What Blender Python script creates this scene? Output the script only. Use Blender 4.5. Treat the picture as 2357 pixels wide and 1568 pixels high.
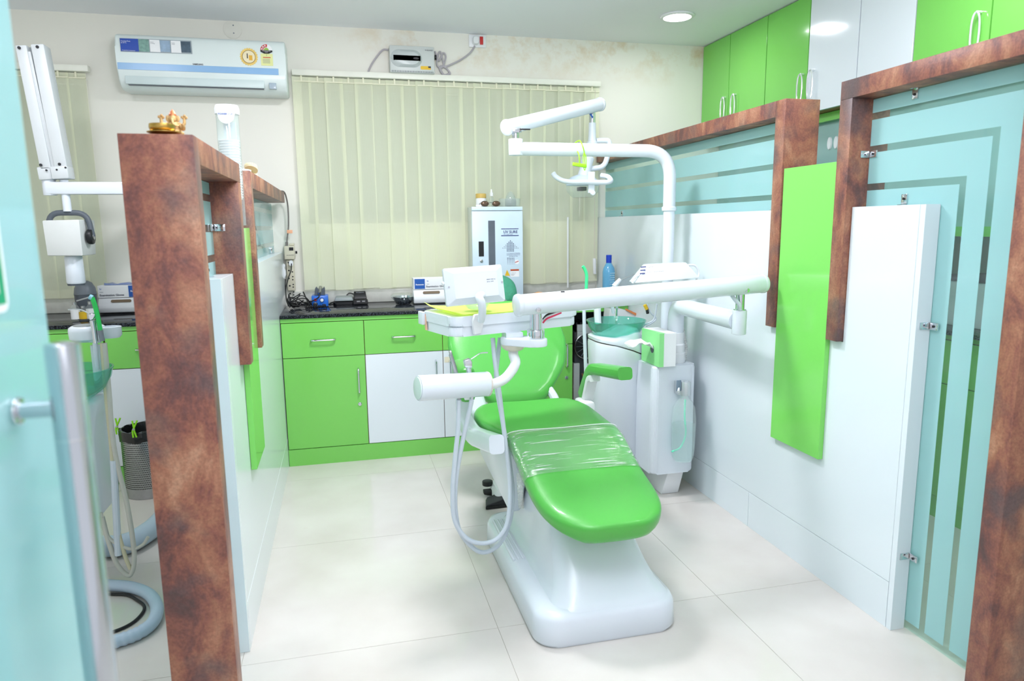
import bpy, bmesh, math, random
from mathutils import Vector, Matrix
random.seed(7)
for o in list(bpy.data.objects): bpy.data.objects.remove(o)
scn = bpy.context.scene
COL = scn.collection
# ------------------------------------------------------------------ camera
FPX, YAW, PIT, ROL, CH = 1599.89, 0.237831572, 0.163409757, -0.0110176341, 1.313
_cy, _sy, _cp, _sp = math.cos(YAW), math.sin(YAW), math.cos(PIT), math.sin(PIT)
fw = Vector((_sy*_cp, _cy*_cp, -_sp)); rt0 = Vector((_cy, -_sy, 0)); up0 = rt0.cross(fw)
rt = math.cos(ROL)*rt0 + math.sin(ROL)*up0; up = -math.sin(ROL)*rt0 + math.cos(ROL)*up0
cam = bpy.data.cameras.new('camera'); camo = bpy.data.objects.new('camera', cam); COL.objects.link(camo)
cam.sensor_width = 36.0; cam.lens = FPX/2357*36; cam.clip_start = .05
M3 = Matrix((rt, up, -fw)).transposed()
camo.matrix_world = Matrix.Translation((0, 0, CH)) @ M3.to_4x4()
cam.dof.use_dof = True; cam.dof.focus_distance = 2.9; cam.dof.aperture_fstop = 3.5
scn.camera = camo
def P(x, y, ax, val):
    """world point seen at photo pixel (x,y) at a known real coordinate (x=, y= or z= plane)"""
    d = rt*((x-1178.5)/FPX) + up*(-(y-784)/FPX) + fw
    i = 'xyz'.index(ax); o = Vector((0, 0, CH)); t = (val-o[i])/d[i]
    return o + d*t
# ------------------------------------------------------------------ world, lights, exposure
w = bpy.data.worlds.new('world'); scn.world = w; w.use_nodes = True
w.node_tree.nodes['Background'].inputs[0].default_value = (.93, .935, 1, 1)
w.node_tree.nodes['Background'].inputs[1].default_value = .85
def area(name, loc, rot, sx, sy, power, col=(.945, .93, 1)):
    l = bpy.data.lights.new(name, 'AREA'); l.shape = 'RECTANGLE'; l.size = sx; l.size_y = sy; l.energy = power; l.color = col
    o = bpy.data.objects.new(name, l); COL.objects.link(o); o.location = loc; o.rotation_euler = rot; return o
# added fill lights in place of a flash, then the ceiling lamps
area('bounce_fill', (.3, .85, 1.95), (math.radians(152), 0, 0), .5, .5, 44)  # added upward fill, brightens the ceiling and the room by bounce
area('front_fill', (.25, -.75, 2.1), (math.radians(62), 0, math.radians(-8)), 1.5, 1.0, 6)  # added broad soft fill from behind the camera
for x, y, p in ((.55, 1.6, 3), (.42, 2.75, 32), (-1.25, 2.75, 13), (2.0, 2.0, 8), (1.94, 3.84, 3.5)):  # back right one is the visible downlight; unseen others are placed for brightness
    area('ceiling_lamp', (x, y, 2.46), (0, 0, 0), .17 if y > 3.5 else .3, .17 if y > 3.5 else .3, p)
scn.view_settings.view_transform = 'Standard'; scn.view_settings.look = 'None'
scn.view_settings.gamma = 1; scn.view_settings.use_curve_mapping = False
scn.view_settings.exposure = 0.13
# ------------------------------------------------------------------ materials
def C(r, g, b):
    f = lambda c: (c/255/12.92 if c/255 <= .04045 else ((c/255+.055)/1.055)**2.4)
    return (f(r), f(g), f(b), 1)
MATS = {}
def mat(name, col, rough=.4, metal=0., spec=.5, coat=0., var=.06, scale=9., bump=0., bscale=60., trans=0., ior=1.45, alpha=1., sss=0.):
    if name in MATS: return MATS[name]
    m = bpy.data.materials.new(name); m.use_nodes = True; nt = m.node_tree; b = nt.nodes['Principled BSDF']
    tc = nt.nodes.new('ShaderNodeTexCoord')
    if var > 0:
        n = nt.nodes.new('ShaderNodeTexNoise'); n.inputs['Scale'].default_value = scale; n.inputs['Detail'].default_value = 4
        nt.links.new(tc.outputs['Object'], n.inputs['Vector'])
        mx = nt.nodes.new('ShaderNodeMix'); mx.data_type = 'RGBA'
        mx.inputs[6].default_value = tuple(c*(1-var) for c in col[:3])+(1,); mx.inputs[7].default_value = tuple(min(1, c*(1+var)) for c in col[:3])+(1,)
        nt.links.new(n.outputs['Fac'], mx.inputs[0]); nt.links.new(mx.outputs[2], b.inputs['Base Color'])
    else: b.inputs['Base Color'].default_value = col
    if bump > 0:
        n2 = nt.nodes.new('ShaderNodeTexNoise'); n2.inputs['Scale'].default_value = bscale; n2.inputs['Detail'].default_value = 3
        nt.links.new(tc.outputs['Object'], n2.inputs['Vector'])
        bp = nt.nodes.new('ShaderNodeBump'); bp.inputs['Strength'].default_value = bump; bp.inputs['Distance'].default_value = .01
        nt.links.new(n2.outputs['Fac'], bp.inputs['Height']); nt.links.new(bp.outputs['Normal'], b.inputs['Normal'])
    b.inputs['Roughness'].default_value = rough; b.inputs['Metallic'].default_value = metal
    b.inputs['Specular IOR Level'].default_value = spec; b.inputs['Coat Weight'].default_value = coat; b.inputs['Coat Roughness'].default_value = .05
    b.inputs['Transmission Weight'].default_value = trans; b.inputs['IOR'].default_value = ior; b.inputs['Alpha'].default_value = alpha
    MATS[name] = m; return m
def front_fresnel(nt, ior):
    fr = nt.nodes.new('ShaderNodeFresnel'); fr.inputs[0].default_value = ior; g = nt.nodes.new('ShaderNodeNewGeometry')
    a = nt.nodes.new('ShaderNodeMath'); a.operation = 'SUBTRACT'; a.inputs[0].default_value = 1; nt.links.new(g.outputs['Backfacing'], a.inputs[1])
    m = nt.nodes.new('ShaderNodeMath'); m.operation = 'MULTIPLY'; nt.links.new(fr.outputs[0], m.inputs[0]); nt.links.new(a.outputs[0], m.inputs[1]); return m
def clear_mat(name, col, fac, rough=.02, ior=1.45):
    """thin clear sheet: transparent tint mixed with a fresnel gloss and a little diffuse body (fac)"""
    m = bpy.data.materials.new(name); m.use_nodes = True; nt = m.node_tree; nt.nodes.clear()
    out = nt.nodes.new('ShaderNodeOutputMaterial'); tr = nt.nodes.new('ShaderNodeBsdfTransparent'); tr.inputs[0].default_value = col
    gl = nt.nodes.new('ShaderNodeBsdfGlossy'); gl.inputs['Roughness'].default_value = rough
    df = nt.nodes.new('ShaderNodeBsdfDiffuse'); df.inputs[0].default_value = col
    a = nt.nodes.new('ShaderNodeMixShader'); a.inputs[0].default_value = fac
    nt.links.new(tr.outputs[0], a.inputs[1]); nt.links.new(df.outputs[0], a.inputs[2])
    fr = front_fresnel(nt, ior)
    b = nt.nodes.new('ShaderNodeMixShader'); nt.links.new(fr.outputs[0], b.inputs[0]); nt.links.new(a.outputs[0], b.inputs[1]); nt.links.new(gl.outputs[0], b.inputs[2])
    nt.links.new(b.outputs[0], out.inputs[0]); MATS[name] = m; return m
def frost_mat(name, col, see=.18, tl=.5, gloss=.05):
    """etched film: diffuse + translucent body, partly see-through, glossy skin"""
    m = bpy.data.materials.new(name); m.use_nodes = True; nt = m.node_tree; nt.nodes.clear(); N = nt.nodes.new; L = nt.links.new
    out = N('ShaderNodeOutputMaterial'); df = N('ShaderNodeBsdfDiffuse'); tl_ = N('ShaderNodeBsdfTranslucent'); tr = N('ShaderNodeBsdfTransparent'); gl = N('ShaderNodeBsdfGlossy')
    df.inputs[0].default_value = col; tl_.inputs[0].default_value = col; tr.inputs[0].default_value = (.85, .97, .97, 1); gl.inputs['Roughness'].default_value = gloss
    a = N('ShaderNodeMixShader'); a.inputs[0].default_value = tl; L(df.outputs[0], a.inputs[1]); L(tl_.outputs[0], a.inputs[2])
    b = N('ShaderNodeMixShader'); b.inputs[0].default_value = see; L(a.outputs[0], b.inputs[1]); L(tr.outputs[0], b.inputs[2])
    fr = front_fresnel(nt, 1.45)
    c = N('ShaderNodeMixShader'); L(fr.outputs[0], c.inputs[0]); L(b.outputs[0], c.inputs[1]); L(gl.outputs[0], c.inputs[2])
    L(c.outputs[0], out.inputs[0]); MATS[name] = m; return m
def stain_wall(name, col, stain, amount):
    m = bpy.data.materials.new(name); m.use_nodes = True; nt = m.node_tree; b = nt.nodes['Principled BSDF']; N = nt.nodes.new; L = nt.links.new
    tc = N('ShaderNodeTexCoord'); n = N('ShaderNodeTexNoise'); n.inputs['Scale'].default_value = 3.1; n.inputs['Detail'].default_value = 8; n.inputs['Roughness'].default_value = .7
    L(tc.outputs['Object'], n.inputs['Vector'])
    r = N('ShaderNodeValToRGB'); r.color_ramp.elements[0].position = .48; r.color_ramp.elements[0].color = (0, 0, 0, 1); r.color_ramp.elements[1].position = .72; r.color_ramp.elements[1].color = (1, 1, 1, 1)
    L(n.outputs['Fac'], r.inputs[0])
    sx = N('ShaderNodeSeparateXYZ'); L(tc.outputs['Object'], sx.inputs[0])
    mr = N('ShaderNodeMapRange'); mr.inputs[1].default_value = 2.2; mr.inputs[2].default_value = 2.42; L(sx.outputs[2], mr.inputs[0])
    mx_ = N('ShaderNodeMapRange'); mx_.inputs[1].default_value = -.1; mx_.inputs[2].default_value = .6; L(sx.outputs[0], mx_.inputs[0])
    m1 = N('ShaderNodeMath'); m1.operation = 'MULTIPLY'; L(r.outputs[0], m1.inputs[0]); L(mr.outputs[0], m1.inputs[1])
    m3 = N('ShaderNodeMath'); m3.operation = 'MULTIPLY'; L(m1.outputs[0], m3.inputs[0]); L(mx_.outputs[0], m3.inputs[1])
    m2 = N('ShaderNodeMath'); m2.operation = 'MULTIPLY'; m2.inputs[1].default_value = amount; L(m3.outputs[0], m2.inputs[0])
    mx = N('ShaderNodeMix'); mx.data_type = 'RGBA'; mx.inputs[6].default_value = col; mx.inputs[7].default_value = stain; L(m2.outputs[0], mx.inputs[0]); L(mx.outputs[2], b.inputs['Base Color'])
    b.inputs['Roughness'].default_value = .65; MATS[name] = m; return m
def brown_mat(name):
    m = bpy.data.materials.new(name); m.use_nodes = True; nt = m.node_tree; b = nt.nodes['Principled BSDF']; N = nt.nodes.new; L = nt.links.new
    tc = N('ShaderNodeTexCoord'); mp = N('ShaderNodeMapping'); mp.inputs['Scale'].default_value = (1, 1, .6); L(tc.outputs['Object'], mp.inputs[0])
    n = N('ShaderNodeTexNoise'); n.inputs['Scale'].default_value = 9; n.inputs['Detail'].default_value = 9; n.inputs['Roughness'].default_value = .68; n.inputs['Distortion'].default_value = .4; L(mp.outputs[0], n.inputs['Vector'])
    r = N('ShaderNodeValToRGB'); e = r.color_ramp.elements
    e[0].position = .33; e[0].color = C(98, 72, 70); e[1].position = .68; e[1].color = C(200, 152, 122)
    for p, c in ((.41, C(124, 80, 74)), (.48, C(152, 96, 80)), (.54, C(168, 112, 88)), (.60, C(184, 130, 102))):
        q = e.new(p); q.color = c
    L(n.outputs['Fac'], r.inputs[0])
    n2 = N('ShaderNodeTexNoise'); n2.inputs['Scale'].default_value = 7; n2.inputs['Detail'].default_value = 6; L(tc.outputs['Object'], n2.inputs['Vector'])
    r2 = N('ShaderNodeValToRGB'); r2.color_ramp.elements[0].position = .52; r2.color_ramp.elements[0].color = (0, 0, 0, 1); r2.color_ramp.elements[1].position = .70; r2.color_ramp.elements[1].color = (.75, .75, .75, 1); L(n2.outputs['Fac'], r2.inputs[0])
    mx = N('ShaderNodeMix'); mx.data_type = 'RGBA'; L(r2.outputs[0], mx.inputs[0]); L(r.outputs[0], mx.inputs[6]); mx.inputs[7].default_value = C(100, 90, 92)
    n3 = N('ShaderNodeTexNoise'); n3.inputs['Scale'].default_value = 160; n3.inputs['Detail'].default_value = 4; L(tc.outputs['Object'], n3.inputs['Vector'])
    mr = N('ShaderNodeMapRange'); mr.inputs[1].default_value = .3; mr.inputs[2].default_value = .7; mr.inputs[3].default_value = .64; mr.inputs[4].default_value = .92; L(n3.outputs['Fac'], mr.inputs[0])
    vm = N('ShaderNodeVectorMath'); vm.operation = 'SCALE'; L(mx.outputs[2], vm.inputs[0]); L(mr.outputs[0], vm.inputs[3]); L(vm.outputs[0], b.inputs['Base Color'])
    bp = N('ShaderNodeBump'); bp.inputs['Strength'].default_value = .12; bp.inputs['Distance'].default_value = .003; L(n3.outputs['Fac'], bp.inputs['Height']); L(bp.outputs['Normal'], b.inputs['Normal'])
    b.inputs['Roughness'].default_value = .42; MATS[name] = m; return m
def granite_mat(name):
    m = bpy.data.materials.new(name); m.use_nodes = True; nt = m.node_tree; b = nt.nodes['Principled BSDF']; N = nt.nodes.new; L = nt.links.new
    tc = N('ShaderNodeTexCoord'); v = N('ShaderNodeTexVoronoi'); v.inputs['Scale'].default_value = 260; L(tc.outputs['Object'], v.inputs['Vector'])
    r = N('ShaderNodeValToRGB'); r.color_ramp.elements[0].color = C(14, 16, 19); r.color_ramp.elements[1].color = C(84, 92, 102); r.color_ramp.elements[0].position = .45; r.color_ramp.elements[1].position = 1
    L(v.outputs['Color'], r.inputs[0]); L(r.outputs[0], b.inputs['Base Color']); b.inputs['Roughness'].default_value = .08; b.inputs['Specular IOR Level'].default_value = .14; MATS[name] = m; return m
def tile_mat(name):
    m = bpy.data.materials.new(name); m.use_nodes = True; nt = m.node_tree; b = nt.nodes['Principled BSDF']; N = nt.nodes.new; L = nt.links.new
    tc = N('ShaderNodeTexCoord'); oi = N('ShaderNodeObjectInfo'); n = N('ShaderNodeTexNoise'); n.inputs['Scale'].default_value = 3; n.inputs['Detail'].default_value = 6; L(tc.outputs['Object'], n.inputs['Vector'])
    r = N('ShaderNodeValToRGB'); r.color_ramp.elements[0].color = C(208, 202, 195); r.color_ramp.elements[1].color = C(220, 216, 210); r.color_ramp.elements[0].position = .3; r.color_ramp.elements[1].position = .7
    L(n.outputs['Fac'], r.inputs[0])
    n2 = N('ShaderNodeTexNoise'); n2.inputs['Scale'].default_value = 2.2; n2.inputs['Detail'].default_value = 7; n2.inputs['Roughness'].default_value = .7; L(tc.outputs['Object'], n2.inputs['Vector'])
    r2 = N('ShaderNodeValToRGB'); r2.color_ramp.elements[0].position = .66; r2.color_ramp.elements[0].color = (0, 0, 0, 1); r2.color_ramp.elements[1].position = .8; r2.color_ramp.elements[1].color = (.35, .35, .35, 1); L(n2.outputs['Fac'], r2.inputs[0])
    mx = N('ShaderNodeMix'); mx.data_type = 'RGBA'; L(r2.outputs[0], mx.inputs[0]); L(r.outputs[0], mx.inputs[6]); mx.inputs[7].default_value = C(194, 168, 138); L(mx.outputs[2], b.inputs['Base Color'])
    b.inputs['Roughness'].default_value = .13; b.inputs['Specular IOR Level'].default_value = .45; MATS[name] = m; return m
def blind_mat(name):
    m = bpy.data.materials.new(name); m.use_nodes = True; nt = m.node_tree; nt.nodes.clear(); N = nt.nodes.new; L = nt.links.new
    out = N('ShaderNodeOutputMaterial'); tc = N('ShaderNodeTexCoord'); wv = N('ShaderNodeTexWave'); wv.bands_direction = 'X'; wv.inputs['Scale'].default_value = 60; wv.inputs['Distortion'].default_value = 1.5; L(tc.outputs['Object'], wv.inputs['Vector'])
    r = N('ShaderNodeValToRGB'); r.color_ramp.elements[0].color = C(238, 243, 212); r.color_ramp.elements[1].color = C(245, 249, 224); L(wv.outputs['Fac'], r.inputs[0])
    df = N('ShaderNodeBsdfDiffuse'); tl = N('ShaderNodeBsdfTranslucent'); tr = N('ShaderNodeBsdfTransparent'); tr.inputs[0].default_value = (1, 1, .97, 1)
    L(r.outputs[0], df.inputs[0]); L(r.outputs[0], tl.inputs[0])
    a = N('ShaderNodeMixShader'); a.inputs[0].default_value = .2; L(df.outputs[0], a.inputs[1]); L(tl.outputs[0], a.inputs[2])
    b = N('ShaderNodeMixShader'); b.inputs[0].default_value = .3; L(a.outputs[0], b.inputs[1]); L(tr.outputs[0], b.inputs[2]); L(b.outputs[0], out.inputs[0]); MATS[name] = m; return m
BROWN = brown_mat('rust_brown_laminate'); GRAN = granite_mat('black_granite'); TILE = tile_mat('cream_floor_tile'); BLIND = blind_mat('blind_fabric')
WALL = stain_wall('painted_wall', C(232, 232, 222), C(206, 176, 126), .95)
CEIL = mat('ceiling_paint', C(242, 246, 250), .8, var=.02, scale=1.5)
GREEN = mat('green_laminate', C(122, 204, 92), .14, coat=.3, var=.03, scale=3)
GREENB = mat('green_panel', C(128, 218, 100), .16, coat=.3, var=.02, scale=3)
WHITE = mat('white_laminate', C(226, 234, 240), .12, coat=.2, var=.015, scale=3)
PANELW = mat('white_panel_laminate', C(226, 236, 240), .16, coat=.1, var=.015, scale=2)
EDGE = mat('brown_edge_band', C(150, 104, 64), .5)
ENAM = mat('white_enamel', C(222, 230, 238), .22, coat=.2, var=.015)
PLAS = mat('white_plastic', C(232, 236, 238), .35, var=.015)
IVORY = mat('ivory_plastic', C(206, 202, 180), .45)
CHROME = mat('chrome', C(214, 218, 222), .1, metal=1, var=.03)
STEEL = mat('brushed_steel', C(178, 180, 182), .28, metal=1, var=.12, scale=60)
BLACK = mat('black_plastic', C(24, 25, 28), .4, var=.2)
RUBBER = mat('dark_rubber', C(40, 42, 46), .6, var=.2)
GREY = mat('grey_plastic', C(128, 136, 144), .4)
DGREY = mat('dark_grey_plastic', C(84, 92, 100), .45)
LGREY = mat('light_grey_hose', C(206, 216, 226), .4)
UPHOL = mat('green_upholstery', C(84, 178, 74), .32, coat=.15, var=.05, scale=5, bump=.05, bscale=220)
BRASS = mat('brass', C(190, 156, 84), .28, metal=1, var=.25, scale=40)
GLASS = clear_mat('clear_glass', (.86, .97, .95, 1), .03)
FROST = frost_mat('frosted_film', C(196, 236, 238), .12, .45)
PVC = clear_mat('clear_plastic', (.95, .98, .98, 1), .08, .05)
BLUE = mat('blue_print', C(36, 92, 176), .4)
NAVY = mat('navy_print', C(44, 54, 120), .5)
INK = mat('dark_ink', C(60, 66, 84), .6)
YEL = mat('yellow_print', C(226, 186, 40), .5)
RED = mat('red_print', C(200, 48, 46), .45)
ORANGE = mat('orange_paint', C(226, 140, 84), .5)
LIME = mat('lime_plastic', C(150, 226, 40), .35)
PAPER = mat('white_paper', C(240, 243, 244), .8)
# ------------------------------------------------------------------ mesh helpers
MW = {}
def smooth(me, ang=35):
    me.shade_smooth() if hasattr(me, 'shade_smooth') else None
    me.set_sharp_from_angle(angle=math.radians(ang))
def obj(name, bm, m, parent=None, local=False, ang=35, flat=False):
    me = bpy.data.meshes.new(name)
    bmesh.ops.recalc_face_normals(bm, faces=bm.faces)
    o = bpy.data.objects.new(name, me)
    if parent is not None:
        o.parent = parent; MW[o] = MW[parent]
        if not local: bm.transform(MW[parent].inverted())
    else: MW[o] = Matrix.Identity(4)
    bm.to_mesh(me); bm.free()
    for q in (m if isinstance(m, (list, tuple)) else [m]): me.materials.append(q)
    if not flat: smooth(me, ang)
    COL.objects.link(o); return o
def tag(o, label, cat, group=None):
    o['label'] = label; o['category'] = cat
    if group: o['group'] = group
    return o
def thing(name, label, cat, loc=(0, 0, 0), rotz=0., group=None):
    o = bpy.data.objects.new(name, None); COL.objects.link(o); o.empty_display_size = .05
    o.location = loc; o.rotation_euler = (0, 0, rotz); MW[o] = Matrix.Translation(loc) @ Matrix.Rotation(rotz, 4, 'Z')
    return tag(o, label, cat, group)
def struct(o): o['kind'] = 'structure'; return o
def copytree(o, loc=None, label=None, parent=None):
    c = o.copy(); COL.objects.link(c); c.parent = parent; MW[c] = MW.get(o, Matrix.Identity(4))
    if loc is not None: c.location = loc
    if label: c['label'] = label
    for ch in [k for k in o.children]: copytree(ch, parent=c)
    return c
B = bmesh.new
def box(bm, x0, x1, y0, y1, z0, z1, bev=0., seg=2):
    r = bmesh.ops.create_cube(bm, size=1); vs = r['verts']
    for v in vs: v.co = Vector(((x0+x1)/2+v.co.x*(x1-x0), (y0+y1)/2+v.co.y*(y1-y0), (z0+z1)/2+v.co.z*(z1-z0)))
    if bev > 0:
        es = {e for v in vs for e in v.link_edges}
        bmesh.ops.bevel(bm, geom=list(es), offset=bev, segments=seg, profile=.5, affect='EDGES')
    return bm
def bx(*a, **k): return box(B(), *a, **k)
def hexa(bm, pts, bev=0., seg=2):
    """box from 8 corners: bottom loop of four then top loop of four"""
    v = [bm.verts.new(p) for p in pts]
    for f in ((0, 3, 2, 1), (4, 5, 6, 7), (0, 1, 5, 4), (1, 2, 6, 5), (2, 3, 7, 6), (3, 0, 4, 7)): bm.faces.new([v[i] for i in f])
    if bev > 0:
        es = {e for q in v for e in q.link_edges}; bmesh.ops.bevel(bm, geom=list(es), offset=bev, segments=seg, profile=.5, affect='EDGES')
    return bm
def ring(c, u, v, ru, rv, n, p=2.):
    out = []
    for i in range(n):
        a = 2*math.pi*i/n; ca, sa = math.cos(a), math.sin(a)
        out.append(c + u*(ru*math.copysign(abs(ca)**(2/p), ca)) + v*(rv*math.copysign(abs(sa)**(2/p), sa)))
    return out
def loft(bm, rings, caps=True):
    L = [[bm.verts.new(p) for p in r] for r in rings]; n = len(L[0])
    for a, b in zip(L, L[1:]):
        for i in range(n): bm.faces.new((a[i], a[(i+1) % n], b[(i+1) % n], b[i]))
    if caps: bm.faces.new(L[0][::-1]); bm.faces.new(L[-1])
    return bm
def axes(d):
    d = d.normalized(); h = Vector((0, 0, 1)) if abs(d.z) < .9 else Vector((1, 0, 0))
    u = d.cross(h).normalized(); return u, u.cross(d).normalized()*-1
def cyl(bm, p0, p1, r0, r1=None, n=24, bev=0.):
    p0, p1 = Vector(p0), Vector(p1); r1 = r0 if r1 is None else r1; d = (p1-p0).normalized(); u, v = axes(d); b = bev
    if b: rs = [ring(p0, u, v, r0-b, r0-b, n), ring(p0+d*b*.3, u, v, r0-b*.3, r0-b*.3, n), ring(p0+d*b, u, v, r0, r0, n), ring(p1-d*b, u, v, r1, r1, n), ring(p1-d*b*.3, u, v, r1-b*.3, r1-b*.3, n), ring(p1, u, v, r1-b, r1-b, n)]
    else: rs = [ring(p0, u, v, r0, r0, n), ring(p1, u, v, r1, r1, n)]
    return loft(bm, rs)
def spline(pts, k=6):
    pts = [Vector(p) for p in pts]
    if len(pts) < 3: return pts
    q = [pts[0]*2-pts[1]]+pts+[pts[-1]*2-pts[-2]]; out = []
    for i in range(1, len(q)-2):
        a, b, c, d = q[i-1:i+3]
        for j in range(k):
            t = j/k; out.append(.5*((2*b)+(c-a)*t+(2*a-5*b+4*c-d)*t*t+(3*b-a-3*c+d)*t**3))
    out.append(pts[-1]); return out
def tube(bm, pts, r, n=10, k=6, raw=False):
    ps = [Vector(p) for p in pts] if raw else spline(pts, k); rs = []; u = None
    for i, p in enumerate(ps):
        d = (ps[min(i+1, len(ps)-1)]-ps[max(i-1, 0)]).normalized()
        if u is None: u, v = axes(d)
        else: u = (u-d*u.dot(d)).normalized()
        v = d.cross(u)
        rr = r(i/(len(ps)-1)) if callable(r) else r
        rs.append(ring(p, u, v, rr, rr, n))
    return loft(bm, rs)
def fillet(pts, rad, k=6):
    """polyline with rounded corners"""
    pts = [Vector(p) for p in pts]; out = [pts[0]]
    for a, b, c in zip(pts, pts[1:], pts[2:]):
        d1 = (a-b).normalized(); d2 = (c-b).normalized(); h = min(rad, (a-b).length*.49, (c-b).length*.49)
        p, q = b+d1*h, b+d2*h
        for j in range(k+1):
            t = j/k; out.append(p*(1-t)**2+b*2*t*(1-t)+q*t*t)
    out.append(pts[-1]); return out
def lathe(bm, c, prof, n=32, up_=None):
    c = Vector(c); d = Vector(up_) if up_ else Vector((0, 0, 1)); d.normalize()
    u, v = (Vector((1, 0, 0)), Vector((0, 1, 0))) if d.z > .999 else axes(d)
    return loft(bm, [ring(c+d*z, u, v, max(r, .0004), max(r, .0004), n) for r, z in prof])
def prism(bm, poly, fn, t0, t1, bev=0., seg=2):
    """poly: 2-D points, fn(a,b,t) -> world point, extruded from t0 to t1"""
    a = [bm.verts.new(fn(p[0], p[1], t0)) for p in poly]; b = [bm.verts.new(fn(p[0], p[1], t1)) for p in poly]; n = len(poly)
    bm.faces.new(a[::-1]); bm.faces.new(b)
    es = []
    for i in range(n): bm.faces.new((a[i], a[(i+1) % n], b[(i+1) % n], b[i]))
    if bev > 0:
        vs = set(a+b); bmesh.ops.bevel(bm, geom=[e for e in bm.edges if e.verts[0] in vs and e.verts[1] in vs], offset=bev, segments=seg, profile=.5, affect='EDGES')
    return bm
def rrect(x0, x1, y0, y1, r, k=5):
    out = []
    for cx, cy_, a0 in ((x1-r, y1-r, 0), (x0+r, y1-r, 90), (x0+r, y0+r, 180), (x1-r, y0+r, 270)):
        for j in range(k+1):
            a = math.radians(a0+90*j/k); out.append((cx+r*math.cos(a), cy_+r*math.sin(a)))
    return out
FX = lambda a, b, t: Vector((t, a, b))   # polygon in y,z extruded along x
FY = lambda a, b, t: Vector((a, t, b))   # polygon in x,z extruded along y
FZ = lambda a, b, t: Vector((a, b, t))
def text(s, m, parent, size, origin, right=(1, 0, 0), upv=(0, 0, 1), name='lettering', align='LEFT', th=.0006, bold=0.):
    c = bpy.data.curves.new('t', 'FONT'); c.body = s; c.size = size; c.align_x = align; c.extrude = th/2; c.offset = bold; c.resolution_u = 2
    o = bpy.data.objects.new('t', c); COL.objects.link(o)
    me = bpy.data.meshes.new_from_object(o.evaluated_get(bpy.context.evaluated_depsgraph_get())); bpy.data.objects.remove(o)
    bm = B(); bm.from_mesh(me); bpy.data.meshes.remove(me)
    r = Vector(right).normalized(); u = Vector(upv).normalized(); n = r.cross(u)
    bm.transform(Matrix.Translation(origin) @ Matrix((r, u, n)).transposed().to_4x4())
    return obj(name, bm, m, parent, flat=True)
# ------------------------------------------------------------------ setting
fl = struct(obj('floor', bx(-2.4, 3.1, -1.0, 4.6, -.06, -.003), mat('grout', C(206, 196, 182), .8)))
for i in range(-4, 4):
    for j in range(-4, 3):
        x0 = .443+.8*i; y0 = 2.07+.8*j
        xa, xb, ya, yb = max(x0+.0007, -2.4), min(x0+.7993, 3.1), max(y0+.0007, -1.0), min(y0+.7993, 4.45)
        if xb-xa > .02 and yb-ya > .02: obj('floor_tile', bx(xa, xb, ya, yb, -.003, 0), TILE, fl, flat=True)
struct(obj('ceiling', bx(-2.4, 3.1, -1.0, 4.6, 2.48, 2.56), CEIL))
# back wall with a window opening behind the blinds
bm = B()
for a in ((-2.4, -1.75, 0, 2.48), (-1.75, -1.32, 0, .98), (-1.75, -1.32, 2.16, 2.48), (-1.32, -.18, 0, 2.48), (-.18, 1.62, 0, 1.34), (-.18, 1.62, 2.17, 2.48), (1.62, 3.1, 0, 2.48)):
    box(bm, a[0], a[1], 4.45, 4.6, a[2], a[3])
wb = struct(obj('wall_back', bm, WALL))
struct(obj('wall_left', bx(-2.5, -2.4, -1.0, 4.6, 0, 2.48), WALL)); struct(obj('wall_right', bx(3.1, 3.2, -1.0, 4.6, 0, 2.48), WALL))
def window(nm, x0, x1, z0, z1, n):
    fr = bm = B(); t = .035
    for a in ((x0, x1, z0, z0+t), (x0, x1, z1-t, z1), (x0, x0+t, z0+t, z1-t), (x1-t, x1, z0+t, z1-t)): box(bm, a[0], a[1], 4.5, 4.55, a[2], a[3], .003)
    for k in range(1, n):
        xx = x0+(x1-x0)*k/n; box(bm, xx-.015, xx+.015, 4.5, 4.55, z0+t, z1-t, .003)
    o = struct(obj(nm, bm, mat('window_frame_paint', C(150, 160, 165), .5)))
    obj('window_pane', bx(x0+t, x1-t, 4.555, 4.565, z0+t, z1-t), mat('frosted_window_pane', C(118, 142, 150), .35), o)
window('window_1', -.18, 1.62, 1.34, 2.17, 3); window('window_2', -1.75, -1.32, .98, 2.16, 1)
bm = B(); box(bm, -.30, 1.66, 4.435, 4.45, .85, .93, .002)
struct(obj('trim_1', bm, mat('backsplash_stone', C(206, 208, 200), .2, var=.15, scale=25)))
bm = B(); box(bm, -2.0, -.46, 4.435, 4.45, .85, .93, .002)
struct(obj('trim_2', bm, MATS['backsplash_stone']))
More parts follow.
